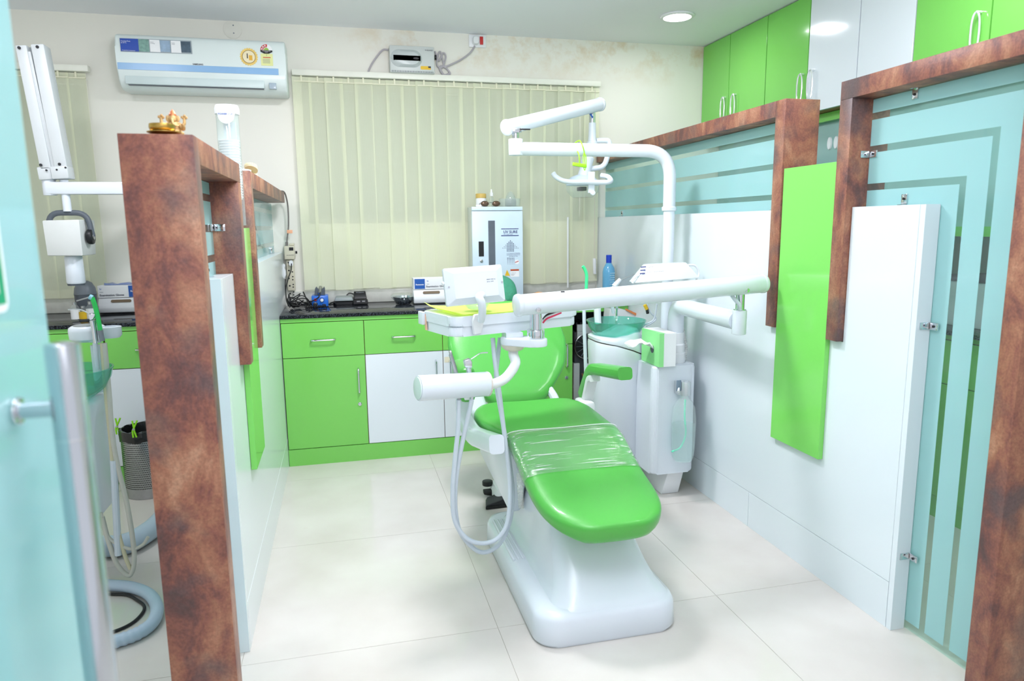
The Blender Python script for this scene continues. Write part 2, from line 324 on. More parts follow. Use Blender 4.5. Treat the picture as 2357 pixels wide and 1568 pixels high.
# ------------------------------------------------------------------ brackets
def clamp(parent, c, ax, sgn=1):
    """chrome glass clip: two plates, a screw; ax 'y' = base plate lies along y, 'z' along z"""
    c = Vector(c); bm = B()
    if ax == 'z':
        box(bm, c.x-.016*sgn if sgn > 0 else c.x, c.x if sgn > 0 else c.x+.016, c.y-.011, c.y+.011, c.z, c.z+.003); box(bm, c.x-.004, c.x+.002, c.y-.011, c.y+.011, c.z-.032, c.z, .001)
    elif ax == 'Z':
        box(bm, c.x-.018, c.x, c.y-.011, c.y+.011, c.z-.003, c.z); box(bm, c.x-.004, c.x+.002, c.y-.011, c.y+.011, c.z, c.z+.032, .001)
    else:
        box(bm, c.x-.004, c.x+.002, c.y-.002*sgn, c.y+.032*sgn, c.z-.011, c.z+.011, .001) if sgn > 0 else box(bm, c.x-.004, c.x+.002, c.y-.032, c.y+.002, c.z-.011, c.z+.011, .001)
        s = (c.y-.003, c.y) if sgn > 0 else (c.y, c.y+.003)
        box(bm, c.x-.036, c.x-.004, s[0], s[1], c.z-.011, c.z+.011, .0008)
    k = obj('glass_clip', bm, CHROME, parent)
    b2 = B(); q = c+Vector((-.004, 0, -.018 if ax == 'z' else (.018 if ax == 'Z' else 0))); q.y += .018*sgn if ax == 'y' else 0
    cyl(b2, q, q+Vector((-.003, 0, 0)), .004, n=10); obj('screw', b2, BLACK, k); return k
# ------------------------------------------------------------------ partition frames
def film(parent, x, rects, nm='frosted_film'):
    for y0, y1, z0, z1 in rects: obj(nm, bx(x, x+.0006, y0, y1, z0, z1), FROST, parent, flat=True)
LW = .022
# right near frame -----
T = .06; X0, X1 = 1.65, 1.80; ZT = 1.775
t = thing('partition_frame', 'tall rust brown portal frame with frosted glass, at the right edge of the room front', 'frame', (1.725, 1.73, 0), 0, 'rust brown partition frames')
obj('post', bx(X0, X1, 1.37, 1.43, 0, ZT-T, .0015), BROWN, t); obj('beam', bx(X0, X1, 1.37, 2.098, ZT-T, ZT, .0015), BROWN, t); obj('hanging_post', bx(X0, X1, 2.04, 2.098, .905, ZT-T, .0015), BROWN, t)
gx = 1.7305
gl = obj('glass_pane', bx(gx, gx+.008, 1.43, 2.04, .004, ZT-T), GLASS, t, flat=True)
zz = [P(2012, y, 'x', gx).z for y in (268, 352, 440)]
cB = P(2287, 303, 'x', gx); cC = P(2210, 415, 'x', gx); zA, zB, zC = zz[0], cB.z, cC.z; yB, yC = cB.y, cC.y; h = LW/2
film(gl, gx-.0008, [(1.432, 2.038, zA+h, ZT-T-.004), (1.432, yB-LW, zB+h, zA-h), (yB-LW, 2.038, zB+h, zA-h),
    (1.432, yB-LW, .03, zB+h), (yB, yC-LW, .03, zB-h), (yC-LW, 2.038, zC+h, zB-h), (yC, 2.038, .03, zC-h)])
clamp(t, (gx-.002, 1.86, ZT-T-.001), 'z'); clamp(t, (gx-.002, 2.035, P(2000, 356, 'x', gx).z), 'y', -1); clamp(t, (gx-.002, 1.87, 1.366), 'Z')
for py in (750, 1273): clamp(t, (gx-.0075, 1.727, P(2140, py, 'y', 1.727).z), 'y', -1)
# right far frame -----
t = thing('partition_frame', 'rust brown frame with short hanging leg and horizontal striped glass, reaching the back wall at right', 'frame', (1.725, 3.4, .9), 0, 'rust brown partition frames')
obj('hanging_post', bx(X0, X1, 2.40, 2.46, .905, ZT, .0015), BROWN, t); obj('beam', bx(X0, X1, 2.4605, 4.448, ZT-T, ZT, .0015), BROWN, t)
gl = obj('glass_pane', bx(gx, gx+.008, 2.46, 4.448, 1.10, ZT-T), GLASS, t, flat=True)
zs = [P(1785, y, 'x', gx).z for y in (315, 383, 454)]; e = [ZT-T-.004]+zs+[1.11]
film(gl, gx-.0008, [(2.462, 4.446, (b+h if i < 3 else b), (a-h if i else a)) for i, (a, b) in enumerate(zip(e, e[1:]))])
for y in (2.55, 3.62): clamp(t, (gx-.002, y, ZT-T-.001), 'z')
for y in (2.55, 4.15): clamp(t, (gx-.002, y, 1.366), 'Z')
# left near frame -----
LX0, LX1, LZ = -.458, -.306, 1.52
t = thing('partition_frame', 'rust brown portal frame with full height front post topped by the brass bowl', 'frame', (-.38, 2.0, 0), 0, 'rust brown partition frames')
obj('post', bx(LX0, LX1, 1.71, 1.772, 0, LZ, .0015), BROWN, t); obj('beam', bx(LX0, LX1, 1.7725, 2.448, LZ-T, LZ, .0015), BROWN, t); obj('hanging_post', bx(LX0, LX1, 2.386, 2.448, .872, LZ-T, .0015), BROWN, t)
gl = obj('glass_pane', bx(-.400, -.392, 1.772, 2.386, .004, LZ-T), GLASS, t, flat=True)
zs = [P(480, y, 'x', -.391).z for y in (456, 526, 597)]; e = [LZ-T-.004]+zs+[.02]
for i, (a, b) in enumerate(zip(e, e[1:])):
    obj('frosted_film', bx(-.3918, -.3912, 1.774, 2.384, (b+h if i < 3 else b), (a-h if i else a)), FROST, gl, flat=True)
def clampL(parent, c, ax):
    k = clamp(parent, (0, 0, 0), ax, -1 if ax == 'y' else 1)
    for o in (k,)+tuple(k.children):
        iv = MW[parent].inverted(); base = iv @ Vector((0, 0, 0)); tgt = iv @ Vector(c)
        for v in o.data.vertices: v.co = Vector((tgt.x-(v.co.x-base.x), tgt.y+(v.co.y-base.y), tgt.z+(v.co.z-base.z)))
        o.data.flip_normals()
    return k
clampL(t, (-.389, 2.38, P(510, 524, 'x', -.36).z), 'y'); clampL(t, (-.389, 1.95, LZ-T-.001), 'z'); clampL(t, (-.389, 2.22, 1.176), 'Z')
# left far frame -----
t = thing('partition_frame', 'rust brown frame with a bone cast lying on top, stopping short of the back wall at left', 'frame', (-.38, 3.5, .87), 0, 'rust brown partition frames')
obj('hanging_post', bx(LX0, LX1, 2.72, 2.78, .872, LZ, .0015), BROWN, t); obj('beam', bx(LX0, LX1, 2.7805, 4.33, LZ-T, LZ, .0015), BROWN, t)
gl = obj('glass_pane', bx(-.400, -.392, 2.78, 4.445, 1.0, LZ-T), GLASS, t, flat=True)
e = [LZ-T-.004]+zs+[1.01]
for i, (a, b) in enumerate(zip(e, e[1:])): obj('frosted_film', bx(-.3918, -.3912, 2.782, 4.443, (b+h if i < 3 else b), (a-h if i else a)), FROST, gl, flat=True)
clampL(t, (-.389, 2.95, LZ-T-.001), 'z'); clampL(t, (-.389, 2.98, 1.176), 'Z'); clampL(t, (-.389, 4.2, 1.176), 'Z')
# ------------------------------------------------------------------ white partition panels
def notch(y0, y1, ztop, legs, zb, zleg):
    pl = [(y0, zb), (y0, ztop)]
    for a, b in legs: pl += [(a, ztop), (a, zleg), (b, zleg), (b, ztop)]
    return pl+[(y1, ztop), (y1, zb)]
t = thing('partition_panel', 'low white laminate partition panel under the frosted glass on the right side', 'partition', (1.7, 3, 0))
obj('face_board', prism(B(), notch(1.752, 4.448, 1.363, ((2.037, 2.101), (2.397, 2.463)), .1585, .902), FX, 1.675, 1.727, .0008, 1), PANELW, t, flat=True)
obj('end_cap', bx(1.675, 1.7275, 1.73, 1.7505, 0, 1.363, .0008), PANELW, t, flat=True)
for a, b in ((1.752, 2.556), (2.558, 4.448)): obj('skirting_board', bx(1.6745, 1.727, a, b, 0, .157, .0006), PANELW, t, flat=True)
t = thing('partition_panel', 'low white glossy partition panel behind the brass-topped brown post at left', 'partition', (-.36, 3, 0))
obj('face_board', prism(B(), notch(2.162, 4.432, 1.172, ((2.383, 2.451), (2.717, 2.783)), .1585, .869), FX, -.3905, -.34, .0008, 1), PANELW, t, flat=True)
obj('end_cap', bx(-.3905, -.34, 2.14, 2.1605, 0, 1.172, .0008), PANELW, t, flat=True)
obj('skirting_board', bx(-.3905, -.3395, 2.162, 4.432, 0, .157, .0006), PANELW, t, flat=True)
# green boards mounted on the panels
o = obj('green_board', bx(1.655, 1.6742, 2.103, 2.395, .458, 1.517, .0008), GREENB, flat=True); tag(o, 'bright green vertical board on the right white panel between the two brown hanging posts', 'board', 'green accent boards')
o = obj('green_board', bx(-.3392, -.32, 2.453, 2.715, .489, 1.316, .0008), GREENB, flat=True); tag(o, 'bright green vertical board seen nearly edge-on on the left white panel', 'board', 'green accent boards')
# ------------------------------------------------------------------ base cabinets
def bow_handle(parent, p, length, ax, m=CHROME, out=(0, -1, 0), r=.0048):
    p = Vector(p); a = Vector((1, 0, 0)) if ax == 'x' else (Vector((0, 1, 0)) if ax == 'y' else Vector((0, 0, 1))); o_ = Vector(out); L = length/2
    bm = B(); tube(bm, [p-a*L, p-a*(L*.97)+o_*.014, p-a*(L*.78)+o_*.022, p+a*(L*.78)+o_*.022, p+a*(L*.97)+o_*.014, p+a*L], lambda s: r*(1.5-.5*math.sin(math.pi*s)), 10, 5)
    return obj('handle', bm, m, parent)
YF = 3.905
def base_unit(x0, x1, label, rows, yf=YF, yb=4.43):
    t = thing('base_cabinet', label, 'cabinet', ((x0+x1)/2, yf, 0), 0, 'base cabinets under the granite counter')
    obj('body', bx(x0, x1, yf+.0205, yb, .0, .806), EDGE, t, flat=True)
    obj('fascia', bx(x0, x1, yf, yf+.02, .808, .829), GREEN, t, flat=True)
    obj('kick_board', bx(x0, x1, yf, yf+.02, .0, .094), GREEN, t, flat=True)
    g = .0018
    for kind, z0, z1, m, hx, hz, ax in rows:
        d = obj(kind, bx(x0+g, x1-g, yf, yf+.02, z0+g, z1-g, .0008), m, t, flat=True)
        if hx is not None: bow_handle(d, (hx, yf+.001, hz), .125 if ax == 'x' else .135, ax)
        if kind == 'door' and ax == 'z' and hx is not None and m is GREEN:
            bm = B(); cyl(bm, (hx, yf+.001, hz-.135), (hx, yf-.006, hz-.135), .011, n=16, bev=.002); obj('lock', bm, CHROME, d)
    return t
bxs = [-.338]+[P(px, py, 'y', YF).x for px, py in ((838.5, 780), (1019, 800))]; xe = P(1318, 880, 'y', YF).x
bxs += [bxs[2]+(xe-bxs[2])*.5, xe]
H = lambda px, py: P(px, py, 'y', YF)
h1, h2, v1, v2, v3 = H(744, 782), H(929, 774), H(826, 876), H(1004, 857), H(1036, 857)
base_unit(bxs[0], bxs[1], 'green base cabinet with drawer and green locked door beside the left partition', [('drawer', .612, .806, GREEN, h1.x, h1.z, 'x'), ('door', .096, .612, GREEN, v1.x, v1.z, 'z')])
base_unit(bxs[1], bxs[2], 'base cabinet with green drawer over white door, second from the left partition', [('drawer', .612, .806, GREEN, h2.x, h2.z, 'x'), ('door', .096, .612, WHITE, v2.x, v2.z, 'z')])
c3 = base_unit(bxs[2], bxs[3], 'base cabinet with white door mostly hidden behind the instrument holder and chair back', [('drawer', .612, .806, GREEN, None, 0, 'x'), ('door', .096, .612, WHITE, v3.x, v3.z, 'z')])
a = H(1021, 822); b = H(1037, 834); obj('faded_sticker', bx(a.x+.004, b.x+.05, YF-.0008, YF+.0002, b.z, a.z), mat('beige_sticker', C(226, 220, 196), .7), c3, flat=True)
base_unit(bxs[3], bxs[4], 'green base cabinet behind the dental chair back, last before the compressor', [('drawer', .612, .806, GREEN, None, 0, 'x'), ('door', .096, .612, GREEN, bxs[4]-.04, v3.z+.06, 'z')])
base_unit(-1.78, -1.19, 'green base cabinet in the left cubicle half hidden behind the glass door', [('drawer', .612, .806, GREEN, -1.45, .71, 'x'), ('door', .096, .612, GREEN, None, 0, 'z')], 3.86)
base_unit(-1.185, -.655, 'base cabinet in the left cubicle with green drawer over white door', [('drawer', .612, .806, GREEN, -.98, .71, 'x'), ('door', .096, .612, WHITE, None, 0, 'z')], 3.86)
base_unit(-.65, -.462, 'narrow plain green base cabinet behind the brown post in the left cubicle', [('filler_board', .096, .806, GREEN, None, 0, 'z')], 3.86)
o = obj('countertop', bx(-.338, 1.672, YF-.012, 4.434, .830, .85, .003), GRAN); tag(o, 'black speckled granite worktop along the back wall under the yellow blinds', 'countertop')
o = obj('fascia_board', bx(xe+.002, 1.672, YF, YF+.018, .80, .829), GREEN, flat=True); tag(o, 'green strip under the worktop above the compressor opening', 'board')
o = obj('countertop', bx(-1.8, -.46, 3.848, 4.434, .830, .85, .003), GRAN); tag(o, 'black granite worktop in the left cubicle beside the glass door', 'countertop')
# ------------------------------------------------------------------ right aisle: upper cupboards, glass case, counter
XU = 2.415; zU = .002+P(1889, 254, 'x', XU).z
ys = [4.448]+[P(px, 100, 'x', XU).y for px in (1681, 1765.5, 1862, 1976, 2103, 2276)]; ys += [ys[-1]-.36]
HN = (1671, 250), (1688, 246), (1845, 204), (1866, 196), None, (2247, 75), None
lab = ['green overhead cupboard door unit in the back corner below the ceiling', 'green overhead cupboard second from the back corner', 'green overhead cupboard left of the shiny white ones',
 'shiny white overhead cupboard with a lamp glare on its door', 'plain white overhead cupboard right of the glaring white one', 'green overhead cupboard right of the white pair, with a tall handle', 'green overhead cupboard at the upper right corner of the photo']
for i in range(7):
    a, b = ys[i+1], ys[i]
    t = thing('overhead_cupboard', lab[i], 'cupboard', (XU, (a+b)/2, zU), 0, 'overhead cupboards along the right wall')
    obj('body', bx(XU+.0205, 3.095, a, b, zU, 2.478), EDGE, t, flat=True)
    d = obj('door', bx(XU, XU+.02, a+.0035, b-.0035, zU, 2.474, .0008), WHITE if i in (3, 4) else GREEN, t, flat=True)
    if HN[i]:
        hp = P(HN[i][0], HN[i][1], 'x', XU-.015); hp.y = min(max(hp.y, a+.03), b-.03); hp.x = XU
        bm = B(); tube(bm, [Vector((XU-.022-.006*math.cos(a_), hp.y+.013*math.cos(a_), hp.z+.074*math.copysign(abs(math.sin(a_))**.7, math.sin(a_)))) for a_ in [2*math.pi*k/24 for k in range(25)]], .0042, 8, raw=True)  # closed oval: bow handle with its reflection in the glossy door modelled in
        for sg in (-1, 1): tube(bm, [Vector((XU+.001, hp.y, hp.z+sg*.074)), Vector((XU-.022, hp.y, hp.z+sg*.074))], .006, 8)
        obj('handle', bm, mat('white_chrome', C(236, 240, 242), .12, metal=.6), d)
t = thing('glass_showcase', 'sliding glass wall case with white oval pulls under the white overhead cupboards', 'cabinet', (2.55, 3.3, 1.3))
obj('body', bx(2.62, 3.095, 2.0, 4.445, 1.25, zU-.002), mat('showcase_inside', C(176, 200, 196), .5), t, flat=True)
obj('top_rail', bx(2.50, 2.62, 2.0, 4.445, zU-.045, zU-.002), GREEN, t, flat=True)
obj('bottom_rail', bx(2.50, 2.62, 2.0, 4.445, 1.25, 1.29), GREEN, t, flat=True)
for i, (a, b) in enumerate(((2.0, 2.7), (2.68, 3.06), (3.05, 3.6), (3.58, 4.44))):
    d = obj('sliding_pane', bx(2.54+.012*(i % 2), 2.548+.012*(i % 2), a, b, 1.29, zU-.045), mat('grey_green_glass', C(150, 186, 182), .08), t, flat=True)
for px, py in ((1907, 330), (1922, 328)):
    q = P(px, py, 'x', 2.53); bm = B(); loft(bm, [ring(Vector((2.54, q.y, q.z)), Vector((0, 1, 0)), Vector((0, 0, 1)), .016, .033, 20), ring(Vector((2.532, q.y, q.z)), Vector((0, 1, 0)), Vector((0, 0, 1)), .014, .031, 20)])
    obj('oval_pull', bm, PLAS, t)
t = thing('side_counter', 'green fronted counter along the right wall seen through the clear glass stripes', 'counter', (2.6, 2.5, 0))
obj('body', bx(2.55, 3.095, 1.0, 4.44, .0, .806), EDGE, t, flat=True)
obj('worktop', bx(2.51, 3.095, 1.0, 4.44, .83, .85, .003), GRAN, t); obj('fascia', bx(2.535, 3.09, 1.0, 4.44, .808, .829), GREEN, t, flat=True)
for k in range(7):
    a = 1.0+k*.49; obj('door', bx(2.53, 2.549, a+.002, a+.486, .1, .61, .001), GREEN, t, flat=True); obj('drawer', bx(2.53, 2.549, a+.002, a+.486, .614, .804, .001), GREEN, t, flat=True)
obj('kick_board', bx(2.535, 2.549, 1.0, 4.44, 0, .097), GREEN, t, flat=True)
# ------------------------------------------------------------------ dental chair
t = thing('dental_chair', 'green upholstered reclining dental chair on a white moulded floor base', 'chair', (.78, 2.4, 0)); chair = t
# base: low slab + ramped hump
def slab_ring(z, ins, x0=.535, x1=1.025, y0=1.905, y1=2.765, r=.08): return [Vector((a, b, z)) for a, b in rrect(x0+ins, x1-ins, y0+ins, y1-ins, max(r-ins*.5, .02), 8)]
bm = B(); loft(bm, [slab_ring(0, .006), slab_ring(.012, 0), slab_ring(.085, .003), slab_ring(.104, .012), slab_ring(.112, .032)])
obj('base', bm, ENAM, t, ang=60)
bm = B(); rs = []
for z, yf, xa, xb, yb in ((.085, 1.914, .585, 1.014, 2.735), (.108, 1.922, .598, 1.006, 2.73), (.122, 1.942, .612, .992, 2.725), (.142, 1.968, .624, .978, 2.72), (.18, 2.005, .636, .962, 2.715), (.23, 2.05, .645, .948, 2.71), (.29, 2.10, .652, .938, 2.70), (.345, 2.15, .658, .930, 2.70), (.385, 2.195, .667, .922, 2.69), (.405, 2.23, .682, .908, 2.67), (.412, 2.27, .71, .88, 2.65)):
    rs.append([Vector((a, b, z)) for a, b in rrect(xa, xb, yf, yb, .075, 8)])
loft(bm, rs); obj('base_hump', bm, ENAM, t, ang=60)
bm = B()
for k in range(3): box(bm, .552+.017*k, .562+.017*k, 2.30, 2.66, .1, .1165, .004)
obj('tread_ribs', bm, ENAM, t)
# lift column and seat frame
bm = B(); hexa(bm, [(.64, 2.52, .38), (.93, 2.52, .38), (.93, 2.80, .38), (.64, 2.80, .38), (.60, 2.46, .50), (.97, 2.46, .50), (.97, 2.88, .52), (.60, 2.88, .52)], .03, 3)
obj('lift_column', bm, ENAM, t)
bm = B(); hexa(bm, [(.585, 2.50, .20), (.64, 2.50, .20), (.66, 2.95, .30), (.56, 2.95, .30), (.575, 2.42, .47), (.66, 2.42, .47), (.66, 2.97, .52), (.54, 2.97, .52)], .025, 3)
obj('side_cover', bm, ENAM, t)
# seat + leg rest cushion: one long pad swept along its side profile
path = [(2.80, .585), (2.74, .580), (2.64, .574), (2.52, .576), (2.42, .580), (2.355, .574), (2.30, .552), (2.235, .514), (2.17, .480), (2.10, .454), (2.02, .430), (1.94, .406), (1.89, .390)]
cxs = lambda y: .742+.060*min(1, max(0, (2.75-y)/.8))
sp = spline([Vector((0, a, b)) for a, b in path], 5)
L_ = [0.]
for a, b in zip(sp, sp[1:]): L_.append(L_[-1]+(b-a).length)
tot = L_[-1]
def halfw(s):
    u = s/tot
    kx = lambda p, q, f: p+(q-p)*f*f*(3-2*f)
    w0 = kx(.250, .214, min(1, max(0, (u-.12)/.36)))
    w0 = kx(w0, .213, min(1, max(0, (u-.5)/.2)))
    if u < .12: w0 *= 1-((.12-u)/.12)**2.4*.16
    if u > .70: w0 *= max(1e-3, 1-((u-.70)/.30)**3.0)**(1/2.3)
    return w0
def pad_rings(s0, s1, n, grow=0., th0=.085):
    out = []
    for i in range(n+1):
        q = i/n; s = s0+(s1-s0)*q
        j = min(max(k for k in range(len(L_)) if L_[k] <= s+1e-9), len(sp)-2); f = (s-L_[j])/(L_[j+1]-L_[j]); c = sp[j]*(1-f)+sp[j+1]*f
        d = (sp[min(j+2, len(sp)-1)]-sp[max(j-1, 0)]).normalized(); nrm = Vector((0, -d.z, d.y)); nrm = nrm if nrm.z > 0 else -nrm
        hw = halfw(s); th = th0*min(1, .5+hw/.22); 
        if s > tot*.97: th *= .9
        dish = .014 if s < tot*.45 else .004
        r = ring(Vector((cxs(c.y), c.y, c.z))-nrm*th/2, Vector((1, 0, 0)), nrm, hw+grow, th/2+grow, 44, 3.4)
        r = [p-nrm*(dish*(1-min(1, abs(p.x-cxs(c.y))/max(hw, .01))**2) if (p-Vector((cxs(c.y), c.y, c.z))).dot(nrm) > -th*.45 else 0) for p in r]
        out.append(r)
    return out
bm = B(); R0 = pad_rings(0, tot*.985, 60)
c0 = sum(R0[0], Vector())/44; R0 = [[c0+(p-c0)*.90+Vector((0, .02, .0)) for p in R0[0]]]+R0
# round nose
last = R0[-1]; cl = sum(last, Vector())/44
for k in (.75, .4): R0.append([cl+(p-cl)*k+Vector((0, -.012*(1-k), -.005*(1-k))) for p in last])
loft(bm, R0); obj('seat_cushion', bm, UPHOL, t, ang=70)
def film_sleeve_mat():
    m = bpy.data.materials.new('cling_film'); m.use_nodes = True; nt = m.node_tree; nt.nodes.clear(); N = nt.nodes.new; L = nt.links.new
    out = N('ShaderNodeOutputMaterial'); tc = N('ShaderNodeTexCoord'); mp = N('ShaderNodeMapping'); mp.inputs['Scale'].default_value = (2.5, 60, 60); L(tc.outputs['Object'], mp.inputs[0])
    n = N('ShaderNodeTexNoise'); n.inputs['Scale'].default_value = 2.0; n.inputs['Detail'].default_value = 5; L(mp.outputs[0], n.inputs['Vector'])
    bp = N('ShaderNodeBump'); bp.inputs['Strength'].default_value = .5; bp.inputs['Distance'].default_value = .004; L(n.outputs['Fac'], bp.inputs['Height'])
    tr = N('ShaderNodeBsdfTransparent'); tr.inputs[0].default_value = (.93, .97, .93, 1); gl = N('ShaderNodeBsdfGlossy'); gl.inputs['Roughness'].default_value = .13; L(bp.outputs[0], gl.inputs['Normal'])
    df = N('ShaderNodeBsdfDiffuse'); df.inputs[0].default_value = (.9, .95, .92, 1)
    r = N('ShaderNodeValToRGB'); r.color_ramp.elements[0].position = .55; r.color_ramp.elements[0].color = (.06, .06, .06, 1); r.color_ramp.elements[1].position = .72; r.color_ramp.elements[1].color = (.75, .75, .75, 1); L(n.outputs['Fac'], r.inputs[0])
    a = N('ShaderNodeMixShader'); L(r.outputs[0], a.inputs[0]); L(tr.outputs[0], a.inputs[1]); L(df.outputs[0], a.inputs[2])
    b = N('ShaderNodeMixShader'); b.inputs[0].default_value = .16; L(a.outputs[0], b.inputs[1]); L(gl.outputs[0], b.inputs[2]); L(b.outputs[0], out.inputs[0]); return m
CLING = film_sleeve_mat()
bm = B(); s0, s1 = tot*.437, tot*.685; loft(bm, pad_rings(s0, s1, 22, .0035), caps=False)
slv = obj('cling_film_sleeve', bm, CLING, t, ang=80)
slv['label'] = 'clear plastic film wrapped round the knee of the chair'
bm = B(); rr = pad_rings(s0-.003, s0+.003, 1, .004); tube(bm, rr[0]+[rr[0][0]], .0016, 5, raw=True); obj('film_edge', bm, PAPER, slv)
bm = B(); a = P(1200, 1125, 'x', .575)
hexa(bm, [a+Vector(v) for v in ((-.012, 0, -.075), (.012, .01, -.085), (.014, .014, -.08), (-.008, .006, -.07), (-.014, .02, .05), (.004, .0, .06), (.008, .006, .06), (-.01, .026, .05))], .002, 1)
obj('film_tail', bm, CLING, slv)
# worn patches on the near left edge of the seat
bm = B()
for px, py, r in ((1142, 990, .012), (1120, 955, .008), (1160, 1012, .006)):
    pass
bm.free()
# backrest
def back_rings():
    out = []; base = Vector((.756, 2.985, .545)); dirv = Vector((0, .60, .80)).normalized(); nrm = Vector((0, -.80, .60))
    for s, hw, th in ((-.035, .03, .02), (-.03, .085, .045), (-.01, .128, .07), (.03, .160, .088), (.08, .198, .095), (.13, .236, .098), (.18, .266, .10), (.24, .282, .10), (.30, .290, .10), (.36, .284, .098), (.42, .255, .092), (.47, .21, .085), (.505, .15, .07), (.525, .09, .045), (.53, .03, .02)):
        c = base+dirv*s-nrm*.05
        r = ring(c, Vector((1, 0, 0)), nrm, hw, th/2, 44, 2.8)
        out.append([p-nrm*(.026*(1-min(1, abs(p.x-.756)/max(hw, .05))**2) if (p-c).dot(nrm) > 0 and .05 < s < .48 else 0) for p in r])
    return out
bm = B(); loft(bm, back_rings()); obj('backrest', bm, UPHOL, t, ang=80)
bm = B(); hexa(bm, [(.66, 3.02, .50), (.90, 3.02, .50), (.90, 3.10, .50), (.66, 3.10, .50), (.68, 3.28, .86), (.87, 3.28, .86), (.87, 3.34, .84), (.68, 3.34, .84)], .015, 2); obj('back_shell', bm, ENAM, t)
for q_ in ([(.935, 2.985, .48), (.93, 3.01, .52), (.915, 3.05, .555)], [(.575, 2.94, .48), (.57, 3.0, .54), (.59, 3.10, .63)]):
    bm = B(); tube(bm, q_, .02, 10); obj('back_bracket', bm, ENAM, t)
hd = P(1183, 668, 'y', 3.46)
bm = B(); tube(bm, [(.775, 3.28, .86), (.78, 3.40, .95), (.785, 3.47, hd.z-.03)], .018, 8); obj('headrest_stem', bm, CHROME, t)
bm = B(); c = Vector((.752, 3.45, hd.z-.005)); n_ = Vector((0, -.75, .66)).normalized(); u_ = Vector((0, .66, .75)).normalized()
loft(bm, [ring(c+n_*d, Vector((1, 0, 0)), u_, rx, rz, 32, 2.3) for d, rx, rz in ((-.045, .06, .05), (-.035, .095, .085), (0, .112, .10), (.025, .105, .093), (.04, .08, .07), (.043, .02, .02))])
hr = obj('headrest', bm, mat('teal_surgical_cloth', C(52, 128, 100), .8, var=.2, scale=40, bump=.4, bscale=70), t, ang=80); hr['label'] = 'headrest covered with teal surgical cloth'
# armrests: green pad over a white carrier
def sweep_rect(bm, pts, w, h, bev=.012):
    """rounded rectangular section swept in the y-z plane"""
    ps = fillet(pts, .05, 5); rs = []
    for i, p in enumerate(ps):
        d = (ps[min(i+1, len(ps)-1)]-ps[max(i-1, 0)]).normalized(); v = Vector((1, 0, 0)); u = d.cross(v)
        rs.append([p+v*a+u*b for a, b in rrect(-w/2, w/2, -h/2, h/2, bev, 3)])
    return loft(bm, rs)
ax_ = 1.085
bm = B(); sweep_rect(bm, [Vector((ax_, 2.55, P(1425, 853, 'x', ax_).z)), Vector((ax_+.005, 2.93, .668)), Vector((ax_+.005, 3.04, .52))], .062, .052, .014)
obj('armrest_pad', bm, UPHOL, t)
bm = B(); sweep_rect(bm, [Vector((ax_-.004, 2.885, .632)), Vector((ax_-.002, 2.93, .622)), Vector((ax_-.002, 2.985, .515))], .05, .03, .006); box(bm, ax_-.05, ax_+.015, 2.92, 3.04, .42, .512, .015)
obj('armrest_bracket', bm, mat('chipped_enamel', C(232, 236, 238), .3, var=.05), t)
al = .45
bm = B(); box(bm, .418, .482, 2.585, 2.80, .636, .775, .022, 3); obj('armrest_pad', bm, UPHOL, t)
bm = B(); box(bm, .434, .470, 2.578, 2.590, .650, .75, .005, 2); obj('armrest_plate', bm, PLAS, t)
bm = B(); sweep_rect(bm, [Vector((al, 2.72, .64)), Vector((al+.002, 2.715, .54)), Vector((al+.02, 2.60, .50)), Vector((al+.055, 2.33, .545))], .055, .07, .014)
obj('armrest_bracket', bm, ENAM, t)
bm = B(); hexa(bm, [(.47, 2.70, .42), (.60, 2.70, .42), (.60, 2.95, .46), (.50, 2.95, .46), (.46, 2.72, .58), (.58, 2.78, .52), (.58, 3.02, .62), (.50, 3.02, .62)], .02, 2); obj('hinge_cover', bm, ENAM, t)
# ------------------------------------------------------------------ foot controls on the floor
t = thing('foot_control', 'grey and white multi button foot control with black pedals behind the chair base', 'pedal', (.74, 3.1, 0))
bm = B(); loft(bm, [[Vector((a, b, z)) for a, b in rrect(.66+i, .92-i, 3.06+i, 3.26-i, .05, 6)] for z, i in ((0, 0), (.04, 0), (.065, .01), (.075, .04))]); obj('body', bm, PLAS, t)
bm = B(); a = P(1122, 1112, 'z', .06); cyl(bm, a+Vector((0, 0, -.012)), a+Vector((0, 0, .012)), .026, n=20, bev=.004); obj('button_pedal', bm, BLACK, t)
bm = B(); b_ = P(1126, 1126, 'z', .03); hexa(bm, [b_+Vector(v) for v in ((-.03, -.02, -.02), (.05, -.05, -.03), (.055, -.02, -.03), (-.03, .01, -.02), (-.03, -.02, 0), (.05, -.05, .012), (.055, -.02, .012), (-.03, .01, 0))], .003, 1); obj('lever_pedal', bm, BLACK, t)
bm = B(); c_ = P(1153, 1086, 'z', .05); cyl(bm, c_+Vector((0, .06, -.01)), c_+Vector((0, .06, .02)), .022, n=16, bev=.004); obj('button_pedal', bm, BLACK, t)
t = thing('foot_pedal', 'small black wedge foot pedal lying on the floor left of the chair base', 'pedal', (.66, 3.0, 0))
q = [P(*p, 'z', 0) for p in ((1118, 1175), (1167, 1169), (1167, 1150), (1118, 1157))]
up_ = lambda v, h: Vector((v.x, v.y, h))
bm = B(); hexa(bm, [up_(v, .002) for v in q]+[up_(q[0], .018), up_(q[1], .018), up_(q[2], .02), up_(q[3], .018)], .003, 1); obj('housing', bm, BLACK, t)
bm = B(); hexa(bm, [up_(q[0].lerp(q[1], .03), .018), up_(q[1].lerp(q[0], .03), .018), up_(q[2], .02), up_(q[3].lerp(q[2], .03), .02), up_(q[0].lerp(q[1], .06), .024), up_(q[1].lerp(q[0], .04), .05), up_(q[2], .052), up_(q[3].lerp(q[2], .06), .026)], .003, 1); obj('treadle', bm, RUBBER, t)
